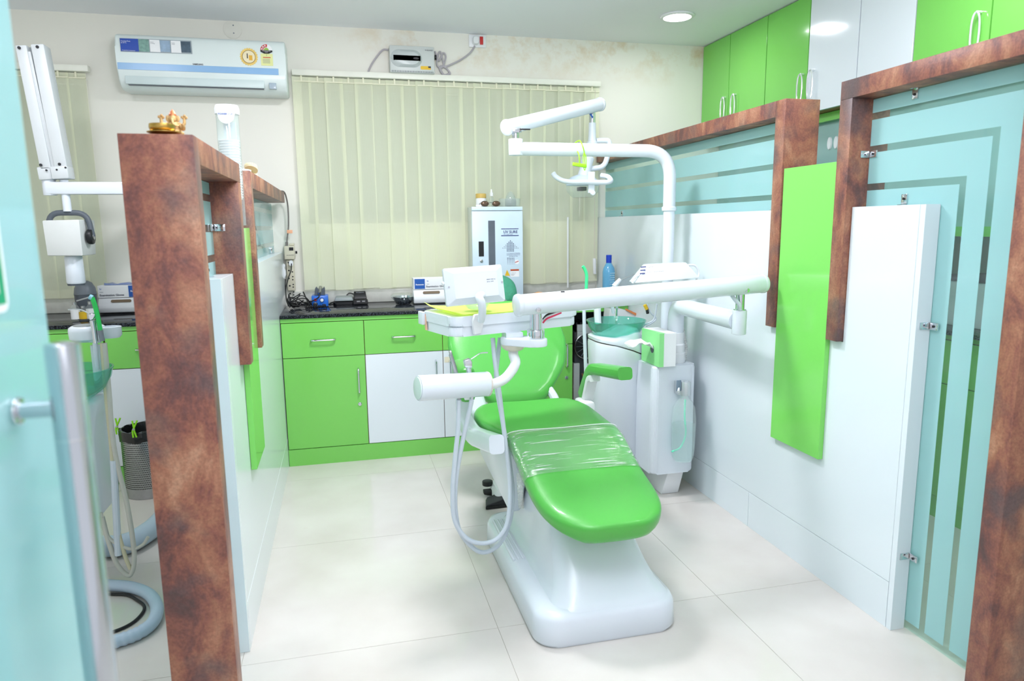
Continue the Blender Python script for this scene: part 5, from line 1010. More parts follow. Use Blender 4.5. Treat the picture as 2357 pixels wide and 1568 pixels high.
# blue micromotor unit
a = onc(718, 707); b = onc(756, 707); yy = a.y
zt_ = P(736, 681, 'y', yy).z
t = thing('micromotor', 'bright blue micromotor control box with red switch and white dial', 'control box', ((a.x+b.x)/2, yy, ZC))
obj('case', bx(a.x, b.x, yy, yy+.11, ZC, zt_, .005), mat('bright_blue', C(32, 110, 214), .3, coat=.2), t)
Y_ = lambda px, py: P(px, py, 'y', yy-.0005)
q = Y_(726, 690); obj('red_switch', bx(q.x-.007, q.x+.007, yy-.003, yy+.001, q.z-.008, q.z+.008, .001), RED, t)
q = Y_(741, 691); bm = B(); cyl(bm, (q.x, yy+.001, q.z), (q.x, yy-.012, q.z), .0095, n=20, bev=.001); dl = obj('dial', bm, PLAS, t); bm = B(); cyl(bm, (q.x, yy+.001, q.z), (q.x, yy-.001, q.z), .0145, n=24); obj('dial_scale', bm, mat('deep_blue', C(24, 80, 160), .4), t)
q = Y_(725, 701); bm = B(); cyl(bm, (q.x, yy+.001, q.z), (q.x, yy-.016, q.z), .0105, n=18, bev=.001); obj('connector', bm, BLACK, t); bm = B(); cyl(bm, (q.x+.003, yy+.001, q.z), (q.x+.003, yy-.003, q.z), .0135, n=18); obj('connector_ring', bm, CHROME, t)
q = Y_(746, 701); obj('lever_switch', bx(q.x-.008, q.x+.006, yy-.004, yy+.001, q.z-.002, q.z+.003, .001), BLACK, t); text('SPEED', PAPER, t, .006, (Y_(733, 690).x, yy-.0012, Y_(733, 683.5).z), name='panel_print')
bm = B(); pp = [P(x, y, 'y', yy+.03) for x, y in ((724, 682), (725, 665), (728, 660), (733, 667), (741, 667), (746, 660), (748, 665), (748, 682))]; prism(bm, [(p.x, max(p.z, zt_)) for p in pp], FY, yy+.02, yy+.06, .002, 1); obj('cradle', bm, DGREY, t)
bm = B(); tube(bm, [P(735, 676, 'y', yy+.0), P(737, 668, 'y', yy+.02), P(738, 661, 'y', yy+.05)], .010, 12); obj('motor_handpiece', bm, STEEL, t)
bm = B(); tube(bm, [P(737, 669, 'y', yy+.01), P(736, 679, 'y', yy-.015), P(730, 687, 'y', yy-.02), P(715, 695, 'y', yy-.02), P(700, 702, 'y', yy-.01)], .0035, 8); obj('handpiece_lead', bm, BLACK, t)
bm = B(); c0 = onc(702, 713); c1 = onc(752, 709)
tube(bm, [Vector(c0.lerp(c1, i/90))+Vector((0, .009*math.cos(i*.9), .0115+.009*math.sin(i*.9))) for i in range(91)], .0028, 6, raw=True); o = obj('coiled_lead', bm, BLACK, ang=80); tag(o, 'black coiled lead lying in front of the blue micromotor box', 'cable')
# grey charger with black cord
c = onc(791, 700)
t = thing('charger_box', 'flat grey charger box on a black foot right of the blue unit', 'charger', (c.x, c.y, ZC))
bm = B(); prism(bm, rrect(c.x-.062, c.x+.07, c.y-.03, c.y+.055, .02, 5), FZ, ZC, ZC+.016, .004, 2); obj('foot', bm, BLACK, t)
bm = B(); hexa(bm, [(c.x-.055, c.y-.025, ZC+.02), (c.x+.06, c.y-.025, ZC+.02), (c.x+.062, c.y+.05, ZC+.02), (c.x-.05, c.y+.05, ZC+.02), (c.x-.048, c.y-.02, ZC+.042), (c.x+.052, c.y-.02, ZC+.042), (c.x+.054, c.y+.045, ZC+.05), (c.x-.045, c.y+.045, ZC+.05)], .006, 2); obj('lid', bm, mat('sage_grey', C(150, 160, 160), .4), t)
bm = B(); tube(bm, [(c.x-.05, c.y, ZC+.014), (c.x-.075, c.y-.02, ZC+.012), (c.x-.085, c.y-.05, ZC+.005), (c.x-.07, c.y-.06, ZC+.005), (c.x-.062, c.y-.03, ZC+.006)], .004, 8); tube(bm, [(c.x+.02, c.y+.04, ZC+.05), (c.x+.04, c.y+.05, ZC+.062), (c.x+.07, c.y+.05, ZC+.05), (c.x+.075, c.y+.03, ZC+.02)], .003, 6); obj('cord', bm, BLACK, t)
# black stand
c = onc(829, 700)
t = thing('black_stand', 'black wedge shaped curing light stand on the worktop under the blinds', 'stand', (c.x, c.y, ZC))
z1 = P(829, 671, 'y', c.y+.03).z
bm = B(); hexa(bm, [(c.x-.042, c.y-.02, ZC), (c.x+.048, c.y-.02, ZC), (c.x+.048, c.y+.06, ZC), (c.x-.042, c.y+.06, ZC), (c.x-.04, c.y-.018, ZC+.03), (c.x+.046, c.y-.018, ZC+.03), (c.x+.04, c.y+.05, ZC+.03), (c.x-.036, c.y+.05, ZC+.03)], .003, 1); obj('foot', bm, BLACK, t)
bm = B(); hexa(bm, [(c.x-.036, c.y+.005, ZC+.03), (c.x+.042, c.y+.005, ZC+.03), (c.x+.042, c.y+.05, ZC+.03), (c.x-.036, c.y+.05, ZC+.03), (c.x-.034, c.y+.03, z1), (c.x+.036, c.y+.03, z1), (c.x+.036, c.y+.055, z1), (c.x-.034, c.y+.055, z1)], .003, 1); obj('back', bm, BLACK, t)
text('Woodpecker', GREY, t, .009, (c.x-.022, c.y+.0125, ZC+.068), (1, 0, 0), (0, .45, 1), name='stand_print')
bm = B(); box(bm, c.x-.02, c.x+.0, c.y-.0215, c.y-.019, ZC+.015, ZC+.022); box(bm, c.x+.012, c.x+.03, c.y-.0215, c.y-.019, ZC+.015, ZC+.022); obj('contact', bm, STEEL, t)
# steel bowl wrapped in film
c = onc(929, 700); c.y += .02
t = thing('steel_bowl', 'stainless steel bowl covered with crumpled cling film on the worktop', 'bowl', (c.x, c.y, ZC))
bm = B(); lathe(bm, (c.x, c.y, ZC), [(.042, 0), (.046, .002), (.058, .03), (.062, .042), (.066, .043), (.066, .045), (.059, .044), (.044, .006), (.001, .004)], 36); obj('bowl', bm, CHROME, t, ang=50)
bm = B(); rs = []
rn = random.Random(2)
for r, z in ((.048, .012), (.070, .038), (.078, .045), (.07, .058), (.045, .064), (.015, .062)):
    rs.append([Vector((c.x+r*math.cos(2*math.pi*i/28)*(1+rn.uniform(-.05, .05)), c.y+r*math.sin(2*math.pi*i/28)*(1+rn.uniform(-.05, .05)), ZC+z+rn.uniform(-.003, .003))) for i in range(28)])
loft(bm, rs, caps=True); obj('film_cover', bm, PVC, t, ang=30)
# glove box on dispenser (also in the left cubicle)
def gloves(px0, px1, py_b, label1, label2, grp=True, wr=None):
    a = onc(px0, py_b); y = a.y
    if y > 4.31: y = 4.31; a = P(px0, py_b, 'y', y)
    b = P(px1, py_b, 'y', y); w = .215 if wr is None else wr
    x0, x1 = a.x, a.x+w
    t = thing('glove_dispenser', label1, 'dispenser', ((x0+x1)/2, y, ZC), 0, 'glove dispensers')
    H_ = .088
    bm = B(); prism(bm, [(y, ZC+.005), (y-.006, ZC+.03), (y-.002, ZC+.05), (y+.012, ZC+H_), (y+.10, ZC+H_), (y+.10, ZC+.005)], FX, x0, x1, .005, 2); obj('case', bm, PLAS, t)
    obj('base', bx(x0+.004, x1-.004, y+.004, y+.098, ZC, ZC+.005), BLACK, t, flat=True)
    bm = B(); prism(bm, rrect((x0+x1)/2-.052, (x0+x1)/2+.052, ZC+.060, ZC+.076, .0078, 5), FY, y-.0006, y+.008); bmesh.ops.rotate(bm, verts=bm.verts[:], cent=Vector((0, y+.006, ZC+.068)), matrix=Matrix.Rotation(-.34, 3, 'X')); obj('slot', bm, mat('slot_brown', C(120, 104, 84), .7), t)
    t2 = thing('glove_box', label2, 'box', ((x0+x1)/2, y, ZC+H_), 0, 'examination glove boxes'); zb = ZC+H_+.0005
    obj('box', bx(x0+.002, x1-.004, y+.006, y+.10, zb, zb+.068, .001, 1), PAPER, t2, flat=True)
    return t2, x0+.002, x1-.004, y+.0055, zb
g2, x0, x1, y, zb = gloves(953, 1040, 701, 'white glove dispenser under the glove carton beside the steel bowl', 'blue and white glove carton half hidden behind the film viewer')
obj('blue_print', bx(x0+.006, x0+.068, y-.0006, y, zb+.004, zb+.064), BLUE, g2, flat=True); text('Romsons', PAPER, g2, .013, (x0+.037, y-.0009, zb+.026), align='CENTER', name='box_lettering', bold=.0003)
text('Examination Gloves', INK, g2, .0155, (x0+.075, y-.0004, zb+.012), name='box_lettering', bold=.0003); text('Latex', GREY, g2, .008, (x0+.077, y-.0004, zb+.03), name='box_lettering'); text('hi', BLUE, g2, .014, (x0+.08, y-.0004, zb+.046), name='box_lettering')
g2, x0, x1, y, zb = gloves(228, 318, 718, 'white glove dispenser on the worktop in the left cubicle', 'blue and white glove carton in the left cubicle beside the grey bin', wr=.235)
obj('blue_print', bx(x1-.072, x1-.001, y-.0006, y, zb+.002, zb+.066), BLUE, g2, flat=True); text('Romsons', PAPER, g2, .014, (x1-.036, y-.0009, zb+.03), align='CENTER', name='box_lettering', bold=.0003)
text('Examination Gloves', INK, g2, .0155, (x0+.008, y-.0004, zb+.01), name='box_lettering', bold=.0003); text('Latex', GREY, g2, .008, (x0+.01, y-.0004, zb+.03), name='box_lettering'); text('hi', BLUE, g2, .014, (x0+.01, y-.0004, zb+.046), name='box_lettering')
bm = B(); rs = []
for i in range(8):
    s = i/7; xx = x0+.03+(x1-x0-.03)*s
    rs.append([Vector((xx, y+.02, zb+.0695)), Vector((xx, y+.08, zb+.0695)), Vector((xx, y+.075, zb+.076+.006*math.sin(i*2))), Vector((xx, y+.025, zb+.078+.005*math.cos(i*1.7)))])
loft(bm, rs); o = obj('glove_packet', bm, mat('blue_grey_wrap', C(120, 136, 176), .35, var=.3, scale=30)); tag(o, 'crumpled bluish packet lying on the glove carton in the left cubicle', 'packet')
# ------------------------------------------------------------------ UV cabinet
yu = 4.235
k0 = P(1089, 640, 'y', yu); k1 = P(1204, 640, 'y', yu); zt_ = P(1146, 476, 'y', yu).z
xa, xb = k0.x, k1.x
t = thing('uv_cabinet', 'tall narrow white UV instrument cabinet on the worktop under the blinds', 'cabinet', ((xa+xb)/2, yu, ZC))
UVM = mat('pale_blue_metal', C(208, 228, 240), .3)
obj('body', bx(xa, xb, yu+.016, 4.384, ZC, zt_, .003), mat('pale_metal_side', C(206, 214, 206), .4), t)
obj('top_rail', bx(xa, xb, yu, yu+.015, P(1146, 484.5, 'y', yu).z, zt_, .001), UVM, t); dr = obj('door', bx(xa, xb, yu, yu+.015, ZC+.01, P(1146, 486, 'y', yu).z, .001), UVM, t)
u = lambda px, py: P(px, py, 'y', yu)
def up_(nm, px0, py0, px1, py1, m, d=.0006): a, b = u(px0, py0), u(px1, py1); return obj(nm, bx(a.x, b.x, yu-d, yu+.0002, b.z, a.z), m, dr, flat=True)
up_('door_window', 1123.5, 508, 1141, 640, mat('dark_tinted_pane', C(96, 106, 116), .15, var=.25, scale=6), .0005)
up_('pull_recess', 1101.5, 556, 1114, 590.5, BLACK); q = u(1108, 601); bm = B(); cyl(bm, (q.x, yu+.0, q.z), (q.x, yu-.006, q.z), .0095, n=18, bev=.001); obj('lock', bm, STEEL, dr)
up_('logo_line', 1153.5, 526.3, 1193.5, 527.6, NAVY); up_('logo_line', 1153.5, 541.8, 1194, 543.2, NAVY)
text('UV SURE', NAVY, dr, .0235, (u(1158.5, 537).x, yu-.0008, u(1158.5, 537).z), name='logo_lettering', bold=.0004); text('Ultra Violet Cabinet', NAVY, dr, .0072, (u(1159, 540).x, yu-.0008, u(1159, 540.4).z), name='logo_lettering')
bm = B()
def dot(px, py, r): q = u(px, py); cyl(bm, (q.x, yu+.0002, q.z), (q.x, yu-.0006, q.z), r, n=8)
for j, n in enumerate((1, 3, 5, 7, 9, 11, 5, 5)):
    for i in range(n): dot(1174.8+(i-(n-1)/2)*3.5, 554.5+j*3.35, .0036 if abs(i-(n-1)/2) < 3 else .0024)
for j in range(5):
    for i in range(5): dot(1168.5+i*3.6, 594.5+j*3.3, .0034-.0004*j)
k_ = obj('dot_arrow', bm, mat('dot_grey_blue', C(86, 96, 124), .5), dr, flat=True); k_['kind'] = 'stuff'
for i, s in enumerate(('A UV Chamber for Maintaining', 'the Sterilization of Instruments', 'with Single UV Tube')): text(s, NAVY, dr, .0068, (u(1175.5, 0).x, yu-.0008, u(1175, 584+i*3.4).z), align='CENTER', name='door_print')
q = u(1190, 603); bm = B(); cyl(bm, (q.x, yu, q.z), (q.x, yu-.0005, q.z), .014, n=20); sk = obj('round_sticker', bm, PAPER, dr, flat=True); text('TESTED', RED, dr, .0075, (q.x-.013, yu-.0012, q.z-.006), (1, 0, .35), (-.35, 0, 1), name='sticker_lettering', bold=.0004)
up_('red_band', 1175, 620, 1194.5, 623.5, mat('brick_red', C(184, 84, 50), .5)); up_('notice', 1175, 624.5, 1195, 637, PAPER); text('UV Light Inside', INK, dr, .005, (u(1176.5, 629).x, yu-.0009, u(0+1176, 629).z), name='notice_print'); text('Avoid Direct\nExposure', INK, dr, .0045, (u(1176.5, 632).x, yu-.0009, u(1176, 632.5).z), name='notice_print')
a = [u(1162, 635), u(1174, 635), u(1167, 621)]; obj('warning_triangle', prism(B(), [(v.x, v.z) for v in a], FY, yu-.0006, yu+.0002), YEL, dr, flat=True)
# things standing on the UV cabinet
zc2 = zt_+.0006; yq = yu+.045
V_ = lambda px, py, y=yq: P(px, py, 'y', y)
bm = B(); c = V_(1112, 470); lathe(bm, (c.x, yq+.065, zc2), [(.028, 0), (.032, .004), (.032, .05), (.03, .055), (.033, .056), (.033, .08), (.03, .083), (.001, .083)], 28); o = obj('jar', bm, [mat('amber_lid', C(206, 176, 96), .4), PLAS]); tag(o, 'small white jar with yellow lid standing on the UV cabinet', 'jar')
for p in o.data.polygons: p.material_index = 0 if p.center.z-zc2 > .054 else 1
c = V_(1134, 470); t = thing('dropper_bottle', 'slim clear dropper bottle with white tip standing on the UV cabinet', 'bottle', (c.x, yq+.03, zc2))
bm = B(); lathe(bm, (c.x, yq+.03, zc2), [(.012, 0), (.013, .003), (.013, .055), (.006, .062), (.006, .066)], 20); obj('bottle', bm, PVC, t); bm = B(); lathe(bm, (c.x, yq+.03, zc2), [(.0105, .0662), (.0105, .085), (.006, .088), (.004, .106), (.002, .108)], 20); obj('tip', bm, PLAS, t)
c = V_(1127, 470); t = thing('sunglasses', 'dark brown tinted protective glasses lying on the UV cabinet', 'glasses', (c.x, yq-.02, zc2))
for dx in (-.036, .036):
    bm = B(); cc = Vector((c.x+dx, yq-.025, zc2+.0185)); loft(bm, [ring(cc+Vector((0, d, 0)), Vector((1, 0, 0)), Vector((0, 0, 1)), .026*k, .0175*k, 24) for d, k in ((.004, .95), (0, 1), (-.006, .8), (-.009, .4), (-.0095, .05))]); obj('lens', bm, mat('bronze_lens', C(104, 84, 68), .15, metal=.4), t, ang=60)
    bm = B(); tube(bm, [cc+Vector((.024 if dx > 0 else -.024, .004, .004)), cc+Vector((.026 if dx > 0 else -.026, .035, .002)), cc+Vector((.02 if dx > 0 else -.02, .05, -.012))], .0018, 6); obj('temple', bm, DGREY, t)
bm = B(); tube(bm, [(c.x-.012, yq-.026, zc2+.022), (c.x, yq-.028, zc2+.026), (c.x+.012, yq-.026, zc2+.022)], .0016, 6); obj('bridge', bm, DGREY, t)
c = V_(1178, 470); bm = B(); cx = xb-.065; loft(bm, [ring(Vector((cx, yu+.07, zc2+z)), Vector((1, 0, 0)), Vector((0, 1, 0)), rx, ry, 24, 3) for z, rx, ry in ((0, .062, .05), (.004, .064, .052), (.05, .066, .054), (.051, .064, .052), (.006, .06, .048), (.004, .02, .02))]); o = obj('clear_tray', bm, PVC, ang=40); tag(o, 'clear plastic tub on the right side of the UV cabinet top', 'tub')
bm = B(); lathe(bm, (cx+.01, yu+.085, zc2+.0055), [(.035, 0), (.036, .03), (.03, .06), (.016, .085), (.001, .092), (.001, .09), (.028, .058), (.034, .03), (.033, .0)], 28); o = obj('clear_dome', bm, PVC, ang=60); tag(o, 'clear plastic dome cover standing in the tub on the UV cabinet', 'cover')
bm = B(); c = V_(1098, 472); box(bm, c.x-.012, c.x+.022, yq-.03, yq-.015, zc2, zc2+.012, .002); o = obj('small_carton', bm, PAPER); tag(o, 'tiny white carton at the left front edge of the UV cabinet top', 'box')
# right end of the worktop
c = onc(1401, 662); c = Vector((P(1401, 640, 'y', 4.05).x, 4.05, ZC)); zt2 = P(1401, 587, 'y', 4.05).z
t = thing('water_bottle', 'blue plastic water bottle with navy cap at the right end of the worktop', 'bottle', c); hb = zt2-ZC
bm = B(); lathe(bm, c, [(.03, 0), (.037, .004), (.0385, .03), (.0385, hb-.105), (.034, hb-.08), (.02, hb-.055), (.015, hb-.048), (.015, hb-.044)], 32); obj('body', bm, mat('blue_pet', C(104, 176, 216), .15, coat=.3, var=.08), t, ang=60)
bm = B(); lathe(bm, c, [(.0175, hb-.048), (.0178, hb-.002), (.016, hb), (.001, hb)], 24); obj('cap', bm, mat('royal_blue_cap', C(28, 66, 190), .3), t)
bm = B()
for j in range(13):
    for i in range(5):
        a_ = -math.pi/2+.25+(i-2+(.5 if j % 2 else 0))*.19; z = ZC+.02+j*.0135
        if z < ZC+hb-.10: box(bm, c.x+.0388*math.cos(a_)-.0024, c.x+.0388*math.cos(a_)+.0024, c.y+.0388*math.sin(a_)-.0016, c.y+.0388*math.sin(a_)+.0006, z-.003, z+.003, .001, 1)
k_ = obj('embossed_diamonds', bm, mat('pale_blue_emboss', C(186, 224, 240), .2), t, flat=True); k_['kind'] = 'stuff'
c = Vector((P(1417, 640, 'y', 3.985).x, 3.985, ZC)); t = thing('solution_bottle', 'small white squat bottle in front of the blue water bottle', 'bottle', c)
bm = B(); lathe(bm, c, [(.016, 0), (.018, .003), (.018, .065), (.010, .075), (.010, .08)], 22); obj('body', bm, PLAS, t); bm = B(); lathe(bm, c, [(.012, .079), (.012, .098), (.001, .1)], 20); obj('cap', bm, PAPER, t)
c = Vector((P(1420, 640, 'y', 3.80).x+.006, 3.96, ZC)); t = thing('dark_bottle', 'small black capped brown dropper bottle beside the syringe head', 'bottle', c)
bm = B(); lathe(bm, c, [(.012, 0), (.014, .002), (.014, .04), (.007, .05), (.007, .052)], 18); obj('body', bm, mat('brown_glass', C(70, 40, 28), .15), t); bm = B(); lathe(bm, c, [(.008, .052), (.008, .075), (.001, .077)], 16); obj('cap', bm, BLACK, t)
c = P(1384, 660, 'y', 4.12); bm = B(); lathe(bm, (c.x-.005, 4.12, ZC), [(.038, 0), (.04, .012), (.042, .013), (.038, .03), (.02, .042), (.001, .045)], 28); o = obj('red_tub', bm, [mat('tomato_red', C(206, 74, 58), .4), BLACK], ang=50); tag(o, 'low red lidded tub on a black base beside the blue bottle', 'tub')
for p in o.data.polygons: p.material_index = 1 if p.center.z-ZC < .0125 else 0
for (px, lab, yy_) in ((1333, 'crumpled orange food wrapper left of the mint suction tip', 4.3), (1238, 'crumpled orange and yellow packet right of the UV cabinet', 4.28)):
    c = P(px, 665, 'y', yy_); bm = B(); rn = random.Random(px)
    bmesh.ops.create_icosphere(bm, subdivisions=2, radius=1)
    for v in bm.verts: f = 1+rn.uniform(-.25, .25); v.co = Vector((c.x+v.co.x*.045*f, yy_+v.co.y*.03*f, max(ZC, ZC+.022+v.co.z*.022*f)))
    o = obj('snack_wrapper', bm, mat('wrapper_orange', C(226, 164, 110), .4, var=.45, scale=40), ang=10); tag(o, lab, 'wrapper')
# ------------------------------------------------------------------ compressor bay under the right end of the worktop
x0 = xe+.03
struct(obj('trim_3', bx(xe+.002, 1.672, 4.36, 4.445, .0, .795), mat('bay_grey_paint', C(120, 130, 130), .7)))
t = thing('compressor', 'black and white oil free compressor with round fan under the worktop, behind the chair back', 'compressor', (x0+.13, 4.1, 0))
M_ = lambda px, py: P(px, py, 'y', 4.02)
a, b = M_(1322, 735), M_(1372, 905)
obj('frame_box', bx(a.x+.01, a.x+.19, 4.05, 4.33, .12, .66, .01), mat('compressor_grey', C(70, 74, 80), .5, var=.3), t)
q = M_(1347, 797); R_f = .075
bm = B(); cyl(bm, (q.x+.01, 4.048, q.z), (q.x+.01, 4.02, q.z), R_f, n=36, bev=.004); obj('fan_housing', bm, BLACK, t)
bm = B(); pts = [Vector((q.x+.01+R_f*1.03*math.cos(2*math.pi*i/40), 4.02, q.z+R_f*1.03*math.sin(2*math.pi*i/40))) for i in range(41)]; tube(bm, pts, .004, 6, raw=True); obj('fan_rim', bm, STEEL, t)
for i in range(12):
    a_ = 2*math.pi*i/12; bm = B(); d = Vector((math.cos(a_), 0, math.sin(a_))); tube(bm, [Vector((q.x+.01, 4.016, q.z))+d*.018, Vector((q.x+.01, 4.016, q.z))+d*R_f*.96], .0014, 5, raw=True); obj('fan_spoke', bm, GREY, t)
bm = B(); cyl(bm, (q.x+.01, 4.02, q.z), (q.x+.01, 4.012, q.z), .018, n=18); obj('fan_hub', bm, DGREY, t)
for py0, py1 in ((748, 762), (764, 782)):
    u0, u1 = M_(1330, py0), M_(1372, py1); obj('cylinder_head', bx(u0.x, u1.x, 4.03, 4.048, u1.z, u0.z, .003), PLAS, t)
u0, u1 = M_(1326, 735), M_(1372, 745)
for k in range(6): xx = a.x+.02+k*.028; obj('cooling_fin', bx(xx, xx+.008, 4.04, 4.2, .665, .72, .002), BLACK, t)
for px in (1330, 1360):
    u0 = M_(px, 830); obj('stand_leg', bx(u0.x-.02, u0.x+.02, 4.04, 4.08, .03, M_(px, 838).z, .004), PLAS, t)
bm = B(); cyl(bm, (a.x+.0, 4.15, .10), (a.x+.20, 4.15, .10), .095, n=28, bev=.02); obj('air_tank', bm, PLAS, t)
bm = B(); tube(bm, [M_(1340, 860), M_(1346, 880), M_(1338, 900), M_(1344, 930)], .005, 8); obj('air_pipe', bm, mat('copper_pipe', C(176, 130, 100), .4, metal=.6), t)
u0, u1 = P(1396, 712, 'y', 3.80), P(1478, 750, 'y', 3.80)
t = thing('carton', 'white carton with an orange edge standing against the right end of the worktop', 'box', ((u0.x+u1.x)/2, 3.85, 0))
bm = B(); pp = [P(x, y, 'y', 3.80) for x, y in ((1400, 765), (1474, 765), (1474, 732), (1438, 713), (1404, 712))]; prism(bm, [(p.x, p.z) for p in pp], FY, 3.80, 3.895, .002, 1); obj('side', bm, PLAS, t, flat=True)
bm = B(); pp = [P(x, y, 'y', 3.795) for x, y in ((1470, 765), (1479, 765), (1479, 728), (1440, 710), (1440, 714), (1470, 730))]; prism(bm, [(p.x, p.z) for p in pp], FY, 3.788, 3.7995); obj('orange_edge', bm, ORANGE, t, flat=True)
obj('lower_box', bx(P(1400, 765, 'y', 3.80).x, P(1474, 765, 'y', 3.80).x, 3.80, 3.895, .0, P(1474, 766, 'y', 3.80).z, .002), PLAS, t, flat=True)
# ------------------------------------------------------------------ left cubicle: x-ray unit
yx = 3.72; X = lambda px, py, y=yx: P(px, py, 'y', y)
t = thing('xray_unit', 'wall mounted dental x-ray unit with folding arm and square tube head in the left cubicle', 'x-ray unit', (-.8, 4.4, 1.5))
XM = mat('xray_enamel', C(206, 212, 214), .35)
def bar(bm, p, q, w, d, bev=.006):
    ax_ = (q-p).normalized(); s = Vector((0, 1, 0)); r = ax_.cross(s).normalized()
    return hexa(bm, [p-r*w-s*d, p+r*w-s*d, p+r*w+s*d, p-r*w+s*d, q-r*w-s*d, q+r*w-s*d, q+r*w+s*d, q-r*w+s*d], bev, 2)
bm = B(); bar(bm, X(55, 108), X(112, 392), .023, .036); obj('scissor_bar', bm, XM, t)
bm = B(); bar(bm, X(93, 106), X(147, 386), .027, .04); obj('scissor_bar', bm, XM, t)
bm = B(); bar(bm, X(72, 122), X(129, 388), .008, .03, .002); obj('inner_rail', bm, XM, t)
bm = B(); bar(bm, X(74, 110, yx+.02), X(128, 388, yx+.02), .03, .012, .002); obj('channel_back', bm, mat('channel_grey', C(168, 176, 180), .4), t)
bm = B(); bar(bm, X(106, 385), X(112, 415), .028, .036); bar(bm, X(142, 384), X(147, 413), .036, .043); box(bm, X(112, 400).x, X(142, 400).x, yx-.02, yx+.02, X(112, 408).z, X(112, 398).z); obj('knuckle', bm, XM, t)
for px, py in ((44, 110), (86, 108), (94, 380), (137, 378), (131, 391), (107, 392), (151, 386)):
    bm = B(); q = X(px, py, yx-.041); q.y = yx-.040; cyl(bm, q, q+Vector((0, -.004, 0)), .0065 if py < 385 else .0045, n=12); obj('bolt', bm, RUBBER, t)
q0, q1 = X(108, 433), X(300, 432)
bm = B(); hexa(bm, [(q0.x, yx-.03, q0.z-.030), (-.80, yx-.03, q0.z-.030), (-.80, yx+.03, q0.z-.030), (q0.x, yx+.03, q0.z-.030), (q0.x, yx-.03, q0.z+.028), (-.80, yx-.03, q0.z+.028), (-.80, yx+.03, q0.z+.028), (q0.x, yx+.03, q0.z+.028)], .008, 2); box(bm, -.86, -.78, yx+.035, 4.445, q0.z-.05, q0.z+.05, .005); obj('wall_arm', bm, ENAM, t)
bm = B(); q = X(112, 415); cyl(bm, (q.x, yx, q0.z-.034), (q.x, yx, q.z+.005), .028, n=20, bev=.003); obj('elbow', bm, ENAM, t)
bm = B(); cyl(bm, X(147, 414, yx-.005), X(156, 487, yx-.005), .018, n=20); obj('drop_stem', bm, ENAM, t)
bm = B(); tube(bm, fillet([X(115, 545), X(112, 490), X(200, 490), X(213, 545)], .05, 6), .013, 12, raw=True); obj('yoke', bm, DGREY, t)
pp = [X(x, y, yx) for x, y in ((110, 508), (194, 506), (203, 588), (122, 588))]
sc = .10
bm = B(); hexa(bm, [Vector((p.x, yx-.07, p.z)) for p in (pp[3], pp[2])]+[Vector((pp[2].x-.005, yx+.13, pp[2].z)), Vector((pp[3].x+.03, yx+.13, pp[3].z))]+[Vector((p.x, yx-.07, p.z)) for p in (pp[0], pp[1])]+[Vector((pp[1].x+.005, yx+.13, pp[1].z)), Vector((pp[0].x+.04, yx+.13, pp[0].z))], .006, 2); obj('tube_head', bm, mat('xray_head_enamel', C(214, 218, 216), .4), t)
bm = B(); q = X(209, 545, yx-.0); cyl(bm, q+Vector((-.012, 0, 0)), q+Vector((.012, 0, 0)), .036, n=24, bev=.006); obj('yoke_knob', bm, BLACK, t); bm = B(); cyl(bm, q+Vector((.012, 0, 0)), q+Vector((.015, 0, 0)), .014, n=16); obj('knob_disc', bm, STEEL, t)
bm = B(); lathe(bm, (X(172, 620, yx).x, yx, 0), [(.036, X(172, 653).z), (.040, X(172, 650).z), (.038, X(172, 592).z), (.034, X(172, 589).z)], 28); obj('cone', bm, ENAM, t)
bm = B(); lathe(bm, (X(172, 620, yx).x, yx, 0), [(.036, X(172, 657).z), (.038, X(172, 653).z)], 28); obj('cone_rim', bm, DGREY, t)
# grey dome-lid bin and medicine bottles on the cubicle worktop
c = Vector((P(200, 690, 'y', 4.22).x-.004, 4.22, ZC)); zt3 = P(198, 646, 'y', 4.22).z-ZC
t = thing('mini_bin', 'small dark grey table bin with a domed lid in the left cubicle', 'bin', c)
bm = B(); lathe(bm, c, [(.045, 0), (.048, .004), (.054, zt3*.62), (.056, zt3*.62)], 30); obj('body', bm, DGREY, t); bm = B(); lathe(bm, c, [(.055, zt3*.622), (.055, zt3*.64), (.05, zt3*.8), (.036, zt3*.94), (.018, zt3*.995), (.001, zt3)], 30); obj('dome_lid', bm, mat('dome_grey', C(104, 112, 120), .4), t)
for i, (px, lab, m) in enumerate(((173, 'clear vial with white label left of the yellow one in the cubicle', PAPER), (192, 'medicine vial with bright yellow label in the left cubicle', YEL), (209, 'clear vial with white label right of the yellow one in the cubicle', PAPER))):
    c = Vector((P(px, 715, 'y', 4.0).x, 4.0, ZC)); t = thing('medicine_vial', lab, 'bottle', c, 0, 'medicine vials'); h_ = .078 if i == 1 else .10
    bm = B(); lathe(bm, c, [(.019, 0), (.021, .003), (.021, h_*.72), (.009, h_*.86), (.009, h_*.9)], 22); obj('glass', bm, PVC, t); bm = B(); lathe(bm, c, [(.0214, .012), (.0214, h_*.62)], 22); obj('label_band', bm, m, t); bm = B(); lathe(bm, c, [(.0105, h_*.86), (.0105, h_), (.001, h_+.001)], 16); obj('cap', bm, STEEL, t)
